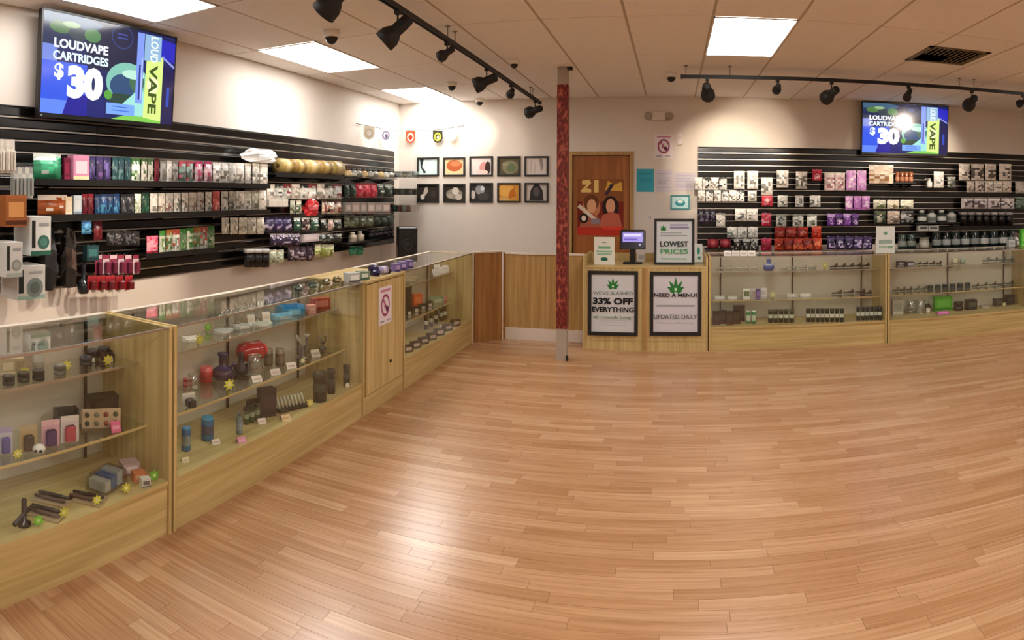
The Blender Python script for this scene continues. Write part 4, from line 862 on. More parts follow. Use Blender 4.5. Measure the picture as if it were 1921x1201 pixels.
L(706, 736, 2, 346, 370, 'pouch', [('2a3430', 'a8b0a8', '4a544c')], 'dark grey pouch past the crimson ones')
L(642, 728, 6, 380, 402, 'box', [('8a847a', 'b8a8a0', '5a544c'), ('a0948a', 'c8b8b0', '6a4a44')], 'grey taupe carton in the row near the corner', D=.06)
L(644, 700, 4, 404, 428, 'pouch', [('3c4432', '545c46', '7a8068')], 'olive pouch under the taupe cartons')
L(700, 737, 3, 402, 426, 'pouch', [('2a322a', '3c463c')], 'dark olive pouch at the slatwall edge')
zs6 = shelf('L', 648, 736, 451, 'small black shelf of cream bottles and dark tubes', lip=.01)
L(654, 682, 2, 430, 450, 'bottle', [('d8ccb8', 'f0ece4', 'c8b8a0')], 'cream bottle standing over the green packs', hang=False, zb=zs6, off=.13)
L(690, 736, 5, 432, 450, 'tube', [('1a1c1e', '2c2e30', '3a3438')], 'short black tube on the small shelf by the speaker', hang=False, zb=zs6, off=.13)
L(656, 682, 2, 461, 480, 'pouch', [('2f8a68', '1f6a4e', '6ab090')], 'bright green pouch at the slatwall foot')
for x0, x1, yt, yb, lb, cs in ((738, 764, 350, 366, 'clear acrylic bin of dark goods, middle of three past the slatwall edge', ('4a463c', '6a6456')), (738, 770, 379, 399, 'clear acrylic bin of reddish goods, lowest past the slatwall edge', ('8a4a50', '5a8068')), (738, 757, 318, 332, 'clear acrylic bin of pale goods, highest past the slatwall edge', ('b8b8b4', '8a8a84'))):
    a = on(x0, yb, 0, XW+.32); z_ = a.z; t = empty('acrylic_bin', (XW+.03, 7.58, z_), R90, lb, 'bin')
    MB().bb(-.13, .13, -.36, 0, 0, .004).bb(-.13, .13, -.36, -.356, .004, .085).bb(-.13, -.126, -.356, 0, .004, .085).bb(.126, .13, -.356, 0, .004, .085).build('tray', 'acrylic', t)
    for k in range(5): MB().bb(-.11, .11, -.33+k*.062, -.29+k*.062, .005, .07+.01*(k % 2), jig(cs[k % 2])).build('packet', 'goods', t)

# ------------------------------------------------------------------ rear wall goods
R = lambda *a, **k: wallrun('R', *a, **k)
R(1303, 1364, 4, 333, 356, 'pouch', [WH, ('d8d8d4', '3a3c3c', 'f0f0ec')], 'white pouch in the top short row beside the notices')
for a, b, yt, yb, lb in ((1376, 1398, 321, 354, 'tall white pouch with grey print, first of the upper hooks'), (1401, 1423, 321, 354, 'tall white pouch with slanted grey print'), (1427, 1450, 333, 366, 'tall white pouch hung lower than its neighbours'), (1456, 1480, 320, 352, 'tall white pouch with green grey print'), (1492, 1515, 322, 354, 'tall white pouch next to the small red one')):
    R(a, b, 1, yt, yb, 'pouch', [('e0dcd4', 'f0ece6', '7a7c74')], lb)
R(1523, 1542, 1, 318, 339, 'pouch', [('c02840', 'd85868', 'f0c0c8')], 'small red pouch in the top row of the rear slatwall')
R(1546, 1586, 2, 325, 357, 'pouch', [('d8c4c4', 'f0e8e4', 'a87880')], 'pale pink white pouch next to the lilac ones')
R(1587, 1626, 2, 320, 357, 'pouch', [('c890d0', 'd8b0e0', 'e8d0f0')], 'lilac pouch in the top row below the rear television')
R(1309, 1397, 6, 357, 378, 'pouch', [WH, ('d4d4d0', '44484a', 'f2f0ea')], 'white pouch in the second row beside the notices')
R(1402, 1420, 1, 358, 378, 'pouch', [WG], 'grey white pouch ending the second row')
R(1428, 1450, 1, 367, 387, 'pouch', [('c03448', 'd86c78', 'f0b8bc')], 'red pouch in the second row of the rear slatwall')
for a, b, lb in ((1458, 1478, 'white pouch with round print right after the red one, second row'), (1491, 1508, 'narrow white pouch with round print, second row'), (1518, 1540, 'white pouch with round print last before the bare slats')): R(a, b, 1, 367, 388, 'pouch', [('d8dcd8', 'f0f0ec', '6a706c')], lb.replace('right ', ''))
R(1585, 1632, 3, 368, 394, 'pouch', [('b878c0', 'dcb4e4', 'e8d4ee'), ('a868b8', 'c890d0')], 'violet pouch in the second row under the lilac ones')
R(1310, 1342, 3, 394, 418, 'pouch', [('2c2438', '1c1828', '8a84a0')], 'dark purple pouch in the third row beside the notices')
R(1343, 1361, 1, 400, 425, 'pouch', [('c8c8c0', '8a8a84', 'e4e4de')], 'grey pouch after the dark purple ones, third row')
R(1378, 1422, 2, 392, 414, 'pouch', [('dcdcd6', 'f0f0ea', '55585a')], 'white pouch with ring print in the third row')
R(1428, 1447, 1, 400, 424, 'pouch', [('c82c4c', 'd8647c', 'f0a8b8')], 'crimson pouch in the third row of the rear slatwall')
for a, b, lb in ((1455, 1476, 'white pouch with green edge after the crimson one'), (1486, 1508, 'white pouch with dark side print, third row'), (1513, 1533, 'white pouch with small dark print, third row')): R(a, b, 1, 402, 425, 'pouch', [('d8dcd4', '9aa8a0', '4c5450')], lb)
R(1551, 1612, 4, 401, 424, 'pouch', [('5a2c7a', 'c0a0dc', '8a5ab0'), ('3a1c54', '6a4090', 'e0c8f0')], 'purple pouch with pale print in the third row')
R(1363, 1422, 3, 426, 446, 'pouch', [('d8dcd8', 'f0f2ee', '7a8a88')], 'white pouch in the fourth row over the red rolls')
R(1452, 1517, 3, 426, 446, 'pouch', [('8a2018', 'a83428', 'c06a58'), ('7a1c18', '94281e', 'b05040')], 'brick red pouch in the fourth row')
R(1522, 1541, 1, 424, 446, 'pouch', [('b0281c', 'd05a3c', '7a1810')], 'bright brick red pouch apart from the others, fourth row')
zr4 = shelf('R', 1322, 1376, 467, 'tiny black shelf under the dark red rolls', lip=.008)
R(1326, 1372, 2, 449, 467, 'roll', [('8a2430', 'c04a54', '5a1820')], 'dark red roll lying behind the counter top', hang=False, zb=zr4, fill=.9)
R(1376, 1424, 3, 448, 470, 'pouch', [('2a2c2a', 'c8ccc8', '4a4c4a')], 'black pouch with white tag in the lowest row')
R(1427, 1448, 1, 447, 470, 'pouch', [('b82848', 'c84868', '8a1830')], 'raspberry pouch in the lowest row')
R(1452, 1542, 5, 447, 470, 'pouch', [('9a2a18', 'b84028', 'd87a50'), ('7a1c14', '9c3020', 'c06040')], 'brick red pouch in the lowest row of the rear slatwall')
R(1550, 1637, 5, 444, 468, 'pouch', [('2c2048', '443468', 'c0b4dc')], 'deep purple pouch with pale oval in the lowest row')
R(1628, 1678, 1, 310, 344, 'pouch', [('d4c4b0', 'ece4d8', 'a07850')], 'wide cream pouch with brown print under the rear television')
zr1 = shelf('R', 1677, 1716, 343.5, 'tiny black shelf of brown jars', dep=.2, lip=.01)
R(1679, 1713, 4, 322, 343, 'jar', [('8a4a28', 'a86a44', 'c89070')], 'small brown jar beside the wide cream pouch', hang=False, zb=zr1, off=.13)
R(1738, 1749, 1, 335, 352, 'bottle', [('d8d8d4', 'b0b0ac', 'f0f0ec')], 'small white bottle left of nothing but bare slats'.replace('left of nothing but', 'hanging among'), hang=True)
R(1751, 1771, 1, 322, 352, 'pouch', [('e8e6e0', 'f4f2ee', '8a8c88')], 'white pouch hanging apart past the rear television')
R(1777, 1793, 1, 332, 352, 'pouch', [('6a7068', 'b8bcb4', '3c423c')], 'grey green small pouch next to the solitary white one')
for a, b, lb in ((1798, 1820, 'cream pouch with grey side, top row past the television'), (1821, 1846, 'cream pouch with black portrait print, top row'), (1847, 1869, 'cream pouch with dark centre print, top row'), (1873, 1898, 'cream pouch with two tone print ending the top row')): R(a, b, 1, 308, 338, 'pouch', [('d8d0c4', 'ece6dc', '5c564e')], lb)
R(1812, 1898, 5, 340, 361, 'pouch', [('dcd2c4', 'ece6dc', '8a8074'), ('e4dccf', 'f0eae0', '6a6058')], 'cream pouch in the second row past the rear television')
R(1904, 1924, 1, 342, 363, 'pouch', [('b8b0a8', 'd0c8c0')], 'taupe grey pouch ending the second row')
R(1637, 1714, 3, 375, 392, 'pouch', [('d8d8c0', 'ecece0', '6a7a50'), ('e0d8c4', 'f0ece0', '8a7a5a')], 'pale yellow pouch in the third row below the television')
R(1802, 1903, 4, 372, 392, 'pouch', [('d8d0d0', 'ece6e6', '6a5c60')], 'pinkish white pouch in the third row past the television')
R(1904, 1924, 1, 370, 392, 'pouch', [('4a6a54', '8aa090')], 'grey green pouch ending the third row')
R(1638, 1714, 3, 396, 420, 'pouch', [('343c30', '5a6450', 'a8a494'), ('a89a8c', 'd0c4b8', '6a5c50'), ('2c2e30', '6a6c6c', 'a8a8a4')], 'muted pouch in the fourth row above the paper sign')
zr2 = shelf('R', 1716, 1800, 418.5, 'black shelf of dark bottles with white labels', dep=.2, lip=.01)
R(1720, 1794, 4, 394, 418, 'bottle', [('2c3832', 'b8c0b8', 'd8dcd8'), ('c8ccc8', '2c3430', '7a847c')], 'dark bottle with white label in the fourth row', hang=False, zb=zr2, off=.13)
R(1800, 1900, 7, 398, 424, 'tube', [('1c1818', 'a8a4a0', '2c2626')], 'slim black tube with grey tip hanging past the bottles')
R(1720, 1760, 2, 423, 433, 'box', [('c8ccc4', '5a625c', 'e0e4dc')], 'pale grey green carton in the fifth row')
zr3 = shelf('R', 1680, 1915, 464.5, 'black shelf of dark jars in the lowest row', dep=.2, lip=.01)
R(1684, 1718, 2, 436, 464, 'jar', [('20302c', '3a4a44', '8a948c')], 'dark green jar beside the paper sign', hang=False, zb=zr3, off=.13)
R(1722, 1745, 1, 442, 464, 'jar', [('c8c0ac', '8a8474', 'e0dccc')], 'cream jar among dark green jars', hang=False, zb=zr3, off=.13)
R(1748, 1908, 9, 434, 464, 'jar', [('1c2824', '2c3834', 'a8b0ac'), ('24302c', '101816', 'd0d4d0')], 'dark jar with pale label in the lowest row', hang=False, zb=zr3, off=.13)

# ------------------------------------------------------------------ goods inside and on the counters
ZD, ZM, ZTOP, ZK = .2455, .4735, .7585, HC+.001
STOOD = []
def inn(side, px, py, z, w, h, kind, cols, label, n=1, dx=0, dy=0, D=None, face=None, group=None, lift=0):
    """goods standing at photo pixel (px, py) on the level z; w, h in photo pixels"""
    for i in range(n):
        zz = z + (.0155 if (side == 'R' and z in (ZM,)) else 0) + (.0205 if (side == 'R' and z == ZTOP) else 0)
        p = on(px+dx*i, py+dy*i, 2, zz)
        ca = math.atan2(-p.x, p.y)
        s = slant(p)/F; W, H = w*s, h*s; dd = D or min(W*.8, .09); rad = .5*(math.hypot(W, dd)*.97 if kind in ('box', 'tray', 'blister', 'card') else max(W, dd))
        def settle(p):
            if side == 'L':
                lo, hi = -.446+rad*1.15, -{ZD: .016, ZM: .145, ZTOP: .205}.get(z, .015)-rad
                if lo > hi: lo = hi = (lo+hi)/2
                x = max(XCNT+lo, min(XCNT+hi, p.x)); y_ = p.y*x/p.x
                if z != ZK:
                    u0, ln = LU[0 if px < 329 else 1 if px < 690 else 2]; e_ = min(rad*1.15, ln/3); y_ = max(u0+.03+e_, min(u0+ln-.04-e_, y_))
                return Vector((x, y_, zz))
            lo, hi = {ZD: .016, ZM: .145, ZTOP: .205}.get(z, .015)+rad, .452-rad
            if lo > hi: lo = hi = (lo+hi)/2
            yy = max(YCNT+lo, min(YCNT+hi, p.y)); x = p.x*yy/p.y
            if z != ZK:
                u0, ln = RU[0 if px < 1664 else 1]; e_ = min(rad*1.15, ln/3); x = max(u0+.03+e_, min(u0+ln-.04-e_, x))
            return Vector((x, yy, zz))
        p = settle(p); p0 = p
        for k in range(24):
            if all(abs(q[2]-zz) > .05 or (q[0]-p.x)**2+(q[1]-p.y)**2 > (q[3]+rad)**2*.92 for q in STOOD): break
            f_ = 1+.004*(k//2+1)*(1 if k % 2 else -1); p = settle(Vector((p0.x*f_, p0.y*f_, zz)))
        else:
            for k in range(40):
                sh_ = .008*(k//2+1)*(1 if k % 2 else -1); p = settle(p0+(Vector((0, sh_, 0)) if side == 'L' else Vector((sh_, 0, 0))))
                if all(abs(q[2]-zz) > .05 or (q[0]-p.x)**2+(q[1]-p.y)**2 > (q[3]+rad)**2*.92 for q in STOOD): break
        STOOD.append((p.x, p.y, zz, rad))
        r = (ca*.5+R90*.5 if side == 'L' else 0) if face is None else face
        make(kind, W, H, dd, cols[i % len(cols)] if isinstance(cols[0], (tuple, list)) else cols, p, r+rnd.uniform(-.1, .1)*(n > 1), label, group or (label if n > 1 else None))
YS, GS = ('e0d850', 'f4f0b0'), ('7cc83c', 'd4f0a0')
Ln = lambda *a, **k: inn('L', *a, **k)
Rn = lambda *a, **k: inn('R', *a, **k)
# showcase under the television: deck
for px, py, lb in ((120, 984, 'yellow star price tag in front of the pen packs'), (182, 963, 'yellow star price tag beside the third pen pack'), (237, 932, 'yellow star price tag before the clear clamshell')): Ln(px, py, ZD, 22, 24, 'star', YS, lb)
for px, py, lb in ((72, 1006, 'green star price tag at the black torch'), (292, 912, 'green star price tag against the showcase end panel')): Ln(px, py, ZD, 24, 26, 'star', GS, lb)
def penpack(px, py, lb):
    p = on(px, py, 2, ZD); x = max(XCNT-.37, min(XCNT-.11, p.x)); p = Vector((x, p.y*x/p.x, ZD))
    STOOD.append((p.x, p.y, ZD, .07)); t = empty('pen_pack', p, R90+.5, lb, 'pen pack', 'vape pen packs on the showcase deck')
    MB().bb(-.05, .05, -.08, .08, 0, .006, 'b09878').build('tray', 'goods', t)
    for k in (-.018, .018): MB().tube([(k, -.07, .014), (k, -.02, .014), (k, .0, .014), (k, .075, .014)], [.006, .009, .009, .007], 8, '221a20' if k > 0 else '5a4640').build('pen', 'gloss', t)
penpack(86, 985, 'pen pack lying behind the first yellow star'); penpack(98, 938, 'pen pack lying deepest on the deck'); penpack(164, 950, 'pen pack lying apart towards the clear clamshell')
p = on(45, 985, 2, ZD); t = empty('torch_lighter', p, 2.0, 'black torch lighter with nozzle standing on the deck', 'torch')
MB().lathe([(.03, 0), (.03, .01), (.012, .02), (.012, .10), (.008, .105)], 10, col='1c1410').build('body', 'gloss', t); MB().tube([(-.07, 0, .03), (0, 0, .045), (.05, 0, .05), (.075, 0, .03)], .009, 8, '1c1410').build('nozzle', 'gloss', t)
p = on(200, 912, 2, ZD); p.x = max(p.x, XCNT-.36); STOOD.append((p.x, p.y, ZD, .12)); t = empty('clamshell_box', p, R90+.25, 'clear clamshell box of blue and white cards on the deck', 'box')
MB().cbox(-.09, .09, -.06, .06, 0, .07, .012).build('shell', 'acrylic', t)
for k, c_ in enumerate(('d8d8d0', '2f6ab0', 'c8d4dc')): MB().bb(-.07+.045*k, -.03+.045*k, -.045, .045, .006, .05+.008*k, c_).build('card', 'goods', t)
Ln(242, 903, ZD, 34, 24, 'box', ('d8b8b8', 'e8d8d4', 'b87880'), 'pink and white carton beside the clear clamshell'); Ln(262, 890, ZD, 22, 18, 'box', ('d0784c', 'e8b090'), 'orange carton behind the green star tag'); Ln(272, 912, ZD, 18, 16, 'box', ('e0d8d0', '6a6460'), 'small white carton between yellow and green star tags')
# mid shelf
for px, py, w_, cs, lb in ((10, 852, 28, ('d8d4e4', '5a54a0', 'b8b0d8'), 'blister pack with violet pen on the middle shelf'), (53, 848, 34, ('b8a070', '4a3820', 'c8b890'), 'tan blister pack with dark pen on the middle shelf'), (95, 838, 36, ('d0a0b0', '4a3060', 'e0b8c0'), 'pink blister pack with purple pen on the middle shelf'), (131, 830, 36, ('e4dcdc', 'b04858', 'f0e8e4'), 'white blister pack with red pen on the middle shelf')):
    Ln(px, py, ZM, w_, 50, 'blister', cs, lb, D=.02)
p = on(74, 858, 2, ZM); x = max(XCNT-.42, min(XCNT-.17, p.x)); p = Vector((x, p.y*x/p.x, ZM)); p.x = XCNT-.175; STOOD.append((p.x, p.y, ZM, .035)); t = empty('plush_face', p, .9, 'round white face with two black eyes between two blister packs', 'toy')
MB().lathe([(.005, 0), (.022, .004), (.03, .018), (.024, .032), (.006, .038)], 12, col='e8e4da').build('head', 'goods', t)
for k in (-.011, .011): MB().lathe([(.007, -.028), (.007, -.03), (.004, -.032)], 8, (k, 0, .018), '141010', axis='y').build('eye', 'gloss', t)
Ln(33, 880, ZM, 22, 24, 'star', YS, 'yellow star price tag on the middle shelf under blister packs'); Ln(216, 832, ZM, 20, 20, 'card', ('e06a90', 'f0a0b8'), 'pink price card under the tan display board')
p = on(190, 808, 2, ZM); x = max(XCNT-.36, min(XCNT-.2, p.x)); p = Vector((x, p.y*x/p.x, ZM)); STOOD.append((p.x, p.y, ZM, .12)); t = empty('display_board', p, 1.0, 'tan display board of small pins beside the end panel', 'display')
MB().bb(-.10, .10, -.02, .06, 0, .012, '5a4a34').bb(-.09, .09, 0, .006, .012, .10, 'c8b090').build('board', 'goods', t)
for k in range(8): MB().lathe([(.012, 0), (.012, -.006), (.006, -.009)], 8, (-.066+.044*(k % 4), -.0005, .035+.04*(k//4)), ('3a3a2c', '6a7060', '8a4030', '4a5a44')[k % 4], axis='y').build('pin', 'gloss', t)
Ln(182, 757, ZM, 52, 40, 'box', ('1c1812', '2e281c', '4a2024'), 'black carton behind the tan display board', D=.07); Ln(174, 772, ZM, 42, 30, 'tray', ('4a4a48', '6a6a66'), 'dark grey tray before the black carton', D=.06)
# top shelf
for px, py, cs, lb, n_ in ((16, 722, ('2a2a2c', '55585c'), 'dark metal grinder first on the top shelf', 1), (44, 716, ('26281c', '4a4c34'), 'olive black grinder beside a yellow star', 1), (72, 712, ('1a1a1c', '3a3a3c'), 'small black grinder on the top shelf', 1), (112, 702, ('6a6c6a', '8a8c88'), 'silver grey grinder on the top shelf', 1)): Ln(px, py, ZTOP, 24, 18, 'grinder', cs, lb)
for px, py, lb in ((47, 724, 'yellow star price tag leaning among the grinders'), (125, 708, 'yellow star price tag after the silver grinder'), (203, 686, 'yellow star price tag under the three black trays')): Ln(px, py, ZTOP, 22, 24, 'star', YS, lb)
for px, py, lb in ((169, 678, 'black tray with white tag, first of three'), (199, 671, 'black tray with white tag, middle of three'), (227, 664, 'black tray with white tag, third by the end panel')): Ln(px, py, ZTOP, 20, 14, 'tray', ('241c16', 'e0d8cc'), lb, D=.05)
for px, py, lb in ((161, 654, 'dark blue ball grinder at the rear of the top shelf'), (188, 647, 'black ball grinder at the rear of the top shelf'), (216, 641, 'navy ball grinder near the end panel')): Ln(px, py, ZTOP, 22, 14, 'grinder', ('20242e', '3a4a64'), lb)
Ln(72, 672, ZTOP, 22, 44, 'can', ('b8b4ac', '6a6660', 'd0ccc4'), 'grey white canister at the rear of the top shelf'); Ln(12, 672, ZTOP, 26, 28, 'box', ('c8b898', 'd8ccb0'), 'cream carton at the rear of the top shelf'); Ln(36, 668, ZTOP, 16, 22, 'box', ('b8a888', 'a89878'), 'small buff carton beside the cream one')
# second showcase of the long row: top shelf
Ln(412, 588, ZTOP, 18, 30, 'cjar', ('e', 'e'), 'clear glass jar in the row on the top shelf', n=6, dx=19, dy=-4.6); Ln(470, 580, ZTOP, 14, 16, 'card', ('ece4d8', 'd8c8b0'), 'white price card among the clear jars', n=2, dx=28, dy=-5)
Ln(545, 590, ZTOP, 46, 18, 'tray', ('3a9ac8', '8ad0e8'), 'sky blue tray on the top shelf', D=.1); Ln(538, 596, ZTOP, 38, 10, 'tray', ('8ac4d8', 'c8e8f0'), 'pale blue tray in front of the sky blue one', D=.06)
Ln(600, 582, ZTOP, 36, 22, 'box', ('b04838', 'd08070', '8a2c20'), 'brick red carton after the blue trays', D=.06); Ln(583, 588, ZTOP, 16, 16, 'box', ('d89080', 'e8b8a8'), 'salmon carton between blue tray and red carton')
Ln(390, 622, ZTOP, 18, 18, 'star', GS, 'green star price tag on the top shelf edge'); Ln(375, 650, ZTOP, 20, 20, 'star', YS, 'yellow star price tag at the shelf start by the divider')
Ln(358, 640, ZTOP, 30, 8, 'tray', ('d8d4cc', 'f0ece4'), 'white flat tray on the top shelf beside the divider', D=.05); Ln(420, 625, ZTOP, 34, 7, 'tray', ('c8ccc4', 'f0ece4'), 'pale flat tray along the shelf edge', n=3, dx=36, dy=-9, D=.05)
# second showcase: mid shelf
Ln(352, 724, ZM, 18, 16, 'can', ('c83444', 'e07078'), 'small red tin by the divider'); Ln(363, 716, ZM, 22, 28, 'cjar', ('e',), 'clear jar between the red tins'); Ln(387, 712, ZM, 24, 28, 'jar', ('c82830', 'e86068', 'b01c24'), 'red jar standing beside the dark violet water pipe')
Ln(418, 708, ZM, 44, 48, 'bong', ('3a1c38', '2e2058'), 'dark violet and maroon water pipe on the middle shelf'); Ln(452, 702, ZM, 30, 40, 'bong', ('2c2030', '40303c'), 'black water pipe behind the clear bottle')
p = on(470, 690, 2, ZM); x = XCNT-.36; p = Vector((x, p.y*x/p.x, ZM)); STOOD.append((p.x, p.y, ZM, .12)); t = empty('red_mask_pipe', p, 1.1, 'big glossy red rounded water pipe mask on the middle shelf', 'water pipe')
MB().lathe([(.04, 0), (.05, .01), (.02, .03), (.02, .07)], 12, col='3a1418').build('foot', 'gloss', t); MB().lathe([(.02, -.09), (.05, -.075), (.062, -.03), (.06, .03), (.065, .06), (.05, .08), (.02, .085)], 16, (0, 0, .115), 'b81c24', axis='x').build('body', 'gloss', t); MB().lathe([(.03, .08), (.036, .10), (.028, .104)], 12, (0, 0, .12), 'd83a40', axis='x').build('mouthpiece', 'gloss', t)
Ln(478, 706, ZM, 28, 42, 'cjar', ('e',), 'clear glass bottle in front of the red mask'); Ln(503, 692, ZM, 18, 32, 'jar', ('6a5c4c', '8a7c68', '7a6c58'), 'smoky brown jar on the middle shelf', n=2, dx=22, dy=-6)
Ln(485, 713, ZM, 20, 10, 'card', ('ecdcd0', 'c8b0a0'), 'white price card along the middle shelf edge', n=3, dx=30, dy=-10)
Ln(567, 672, ZM, 32, 44, 'rig', ('5a5450', 'b8b0a8'), 'grey metal rig beside the shelf standard'); Ln(605, 655, ZM, 20, 26, 'rig', ('4a4444', '9a928c'), 'small dark rig near the end panel'); Ln(590, 668, ZM, 18, 12, 'card', ('d8d0c0', 'b8a890'), 'pale price card between the two rigs')
Ln(430, 734, ZM, 24, 18, 'star', YS, 'yellow star price tag at the middle shelf edge under the violet pipe'); Ln(568, 694, ZM, 14, 14, 'star', ('d8d49c', 'f0ecc4'), 'pale yellow star tag below the grey rig')
Ln(354, 766, ZM, 26, 24, 'blister', ('d8d0c8', '241c20', 'ece4dc'), 'white card with a black pen by the divider')
# second showcase: deck
Ln(349, 845, ZD, 18, 44, 'can', ('24689a', '3a8ac0', '7a8a8c'), 'blue can next to the divider'); Ln(389, 824, ZD, 24, 42, 'can', ('1c6a98', '2f90b8', '3a4a64'), 'broad blue can standing apart on the deck')
Ln(449, 814, ZD, 13, 42, 'bottle', ('6a7a80', '4a5a60', '8a9aa0'), 'slim grey blue bottle on the deck'); Ln(462, 796, ZD, 11, 32, 'tube', ('4a5a3c', '2c2a2c', '8a9a80'), 'olive tube in the cluster by the black carton', n=3, dx=10, dy=-4)
Ln(500, 780, ZD, 32, 52, 'box', ('2a2026', '3c2e34', '1c161a'), 'tall black carton in the middle of the deck', D=.06); Ln(478, 768, ZD, 30, 18, 'tray', ('241a20', '443840'), 'low black tray beside the tall carton', D=.05)
p = on(549, 768, 2, ZD); p.x = min(max(p.x, XCNT-.3), XCNT-.12); STOOD.append((p.x, p.y, ZD, .09)); t = empty('tube_rack', p, 1.25, 'black slanted rack of pale glass tips', 'rack')
MB().bb(-.11, .11, -.025, .025, 0, .02, '1c1a16').build('rack_base', 'goods', t)
for k in range(8): MB().tube([(-.095+.027*k, 0, .015), (-.105+.027*k, .02, .085)], .007, 6, 'c8c8b8').build('glass_tip', 'gloss', t)
Ln(490, 792, ZD, 16, 9, 'card', ('ecdcd4', 'd0b8b0'), 'white price card before the tall black carton'); Ln(535, 793, ZD, 18, 10, 'card', ('e8c8a0', 'd0a878'), 'cream price card before the tube rack'); Ln(452, 832, ZD, 18, 10, 'card', ('d890a8', 'e8b8c8'), 'pink price card by the slim bottle'); Ln(404, 832, ZD, 16, 8, 'card', ('e8dcd0', 'c8b8a8'), 'white price card by the broad blue can'); Ln(347, 866, ZD, 14, 8, 'card', ('e8d8b8', 'c8b898'), 'cream price card by the divider post')
Ln(582, 772, ZD, 18, 18, 'star', ('d8c860', 'f0e8b0'), 'yellow star tag next to the black tubes')
for px, py, w_, h_, lb in ((600, 754, 26, 56, 'thick black tube with bands, biggest of three'), (621, 738, 16, 46, 'slim dark tube between its neighbours'), (650, 724, 13, 40, 'thin black tube nearest the end panel'.replace('nearest', 'close to'))): Ln(px, py, ZD, w_, h_, 'tube', ('24241c', '34342a', '3c443a'), lb)
Ln(652, 732, ZD, 12, 10, 'star', ('ece8d0', 'f4f0e0'), 'small white star tag at the foot of the thin tube')
# third showcase
Ln(764, 578, ZM, 14, 48, 'box', ('1a1614', '2a2422'), 'tall black carton behind the third showcase glass', D=.05); Ln(781, 575, ZM, 20, 24, 'box', ('d85a24', 'f08048', 'c04818'), 'bright orange carton in the third showcase', D=.06)
Ln(815, 516, ZTOP, 13, 11, 'card', ('f0ece4', 'e0d8cc'), 'white price card in the row on the highest shelf', n=4, dx=11, dy=-4); Ln(770, 528, ZTOP, 26, 8, 'tray', ('c0b490', 'd8d0b8'), 'tan tray on the highest shelf', D=.06)
Ln(766, 590, ZM, 12, 10, 'tray', ('241e1c', 'd8d0c8'), 'black and white tray in the row on the middle shelf', n=4, dx=13, dy=-5, D=.04); Ln(818, 568, ZM, 30, 12, 'tray', ('8a9a7c', 'c8d4b8'), 'sage green tray on the middle shelf', D=.06); Ln(834, 574, ZM, 10, 10, 'can', ('c84a5c', 'e08a94'), 'small pink red tin beside the sage tray')
Ln(799, 618, ZD, 8, 26, 'tube', ('1c1c1a', '3a3a34', 'c8ccc0'), 'black tube in the stepped row on the deck', n=7, dx=9.5, dy=-5.2)
Ln(764, 660, ZD, 18, 12, 'box', ('2a2422', 'c8b8b0', '4a4240'), 'dark flat carton in the row along the third deck', n=7, dx=15, dy=-7.6, D=.05); Ln(806, 634, ZD, 12, 8, 'card', ('e8d4cc', 'c8a8a0'), 'pinkish price card along the third deck', n=4, dx=12, dy=-6)
# goods on top of the long counters
Ln(660, 536, ZK, 26, 18, 'box', ('c8ccc8', 'e4e6e2', '1c1c20'), 'white carton with black edge on the counter top', D=.08); Ln(680, 524, ZK, 20, 15, 'box', ('6a8a78', 'd0dcd0', '3a5a48'), 'sage carton on the counter top', D=.07)
Ln(702, 517, ZK, 24, 20, 'bag', ('1c1a44', '4a4880'), 'navy soft cap on the counter top by the notice', D=.14); Ln(719, 514, ZK, 16, 15, 'roll', ('a89cc0', 'c8c0d8'), 'lilac roll on the counter top', D=.08); Ln(729, 513, ZK, 12, 8, 'bag', ('1c1414', '3a2c2c'), 'small black pouch on the counter top', D=.06)
Ln(742, 509, ZK, 12, 15, 'box', ('6a5a94', 'a898c8', '3a2c5c'), 'purple carton in the row on the counter top', n=3, dx=12, dy=-3, D=.07)
Ln(560, 546, ZK, 22, 12, 'bag', ('4a5248', '8a9484'), 'grey green small bag on the counter top', n=2, dx=26, dy=-6, D=.08); Ln(612, 534, ZK, 22, 11, 'bag', ('6a6040', 'a89c70'), 'olive small bag on the counter top', n=2, dx=20, dy=-4, D=.08)
# showcase beside the register
Rn(1343, 609, ZD, 14, 25, 'box', ('2c2018', '4a3a28', '5a2c1c'), 'dark brown carton in the block beside the register', n=4, dx=13, dy=-.4, D=.06); Rn(1386, 607, ZD, 22, 30, 'box', ('3a2820', '5a4438', '2c1c18'), 'taller dark brown carton ending the block', D=.06)
Rn(1404, 607, ZD, 9, 24, 'can', ('4a8a5a', 'd8e0d4', 'c8d8c4'), 'green and white can on the deck', n=2, dx=10); Rn(1445, 605, ZD, 9, 25, 'tube', ('2c3024', '4a4c40', 'c8ccb8'), 'dark tube with pale band, group of five', n=5, dx=10)
Rn(1516, 604, ZD, 8, 25, 'tube', ('1c2420', '202824', 'e0e0d4'), 'black capped white tube, group of eight', n=8, dx=9); Rn(1610, 601, ZD, 7.5, 25, 'tube', ('14302c', '1c2c2c', 'd4dcd4'), 'teal black capped white tube, group of seven', n=7, dx=8.3, dy=-.2)
Rn(1400, 561, ZM, 14, 20, 'box', ('d8dcd0', '6a7a54', 'e8e8e0'), 'white carton with green print on the middle shelf'); Rn(1413, 560, ZM, 10, 19, 'box', ('e0dcd8', 'b8a8a8'), 'narrow white carton on the middle shelf'); Rn(1422, 560, ZM, 8, 19, 'box', ('5a4080', '8a70b0'), 'narrow purple carton on the middle shelf'); Rn(1432, 559, ZM, 11, 19, 'box', ('ece8ec', 'd8d0d8'), 'plain white carton on the middle shelf')
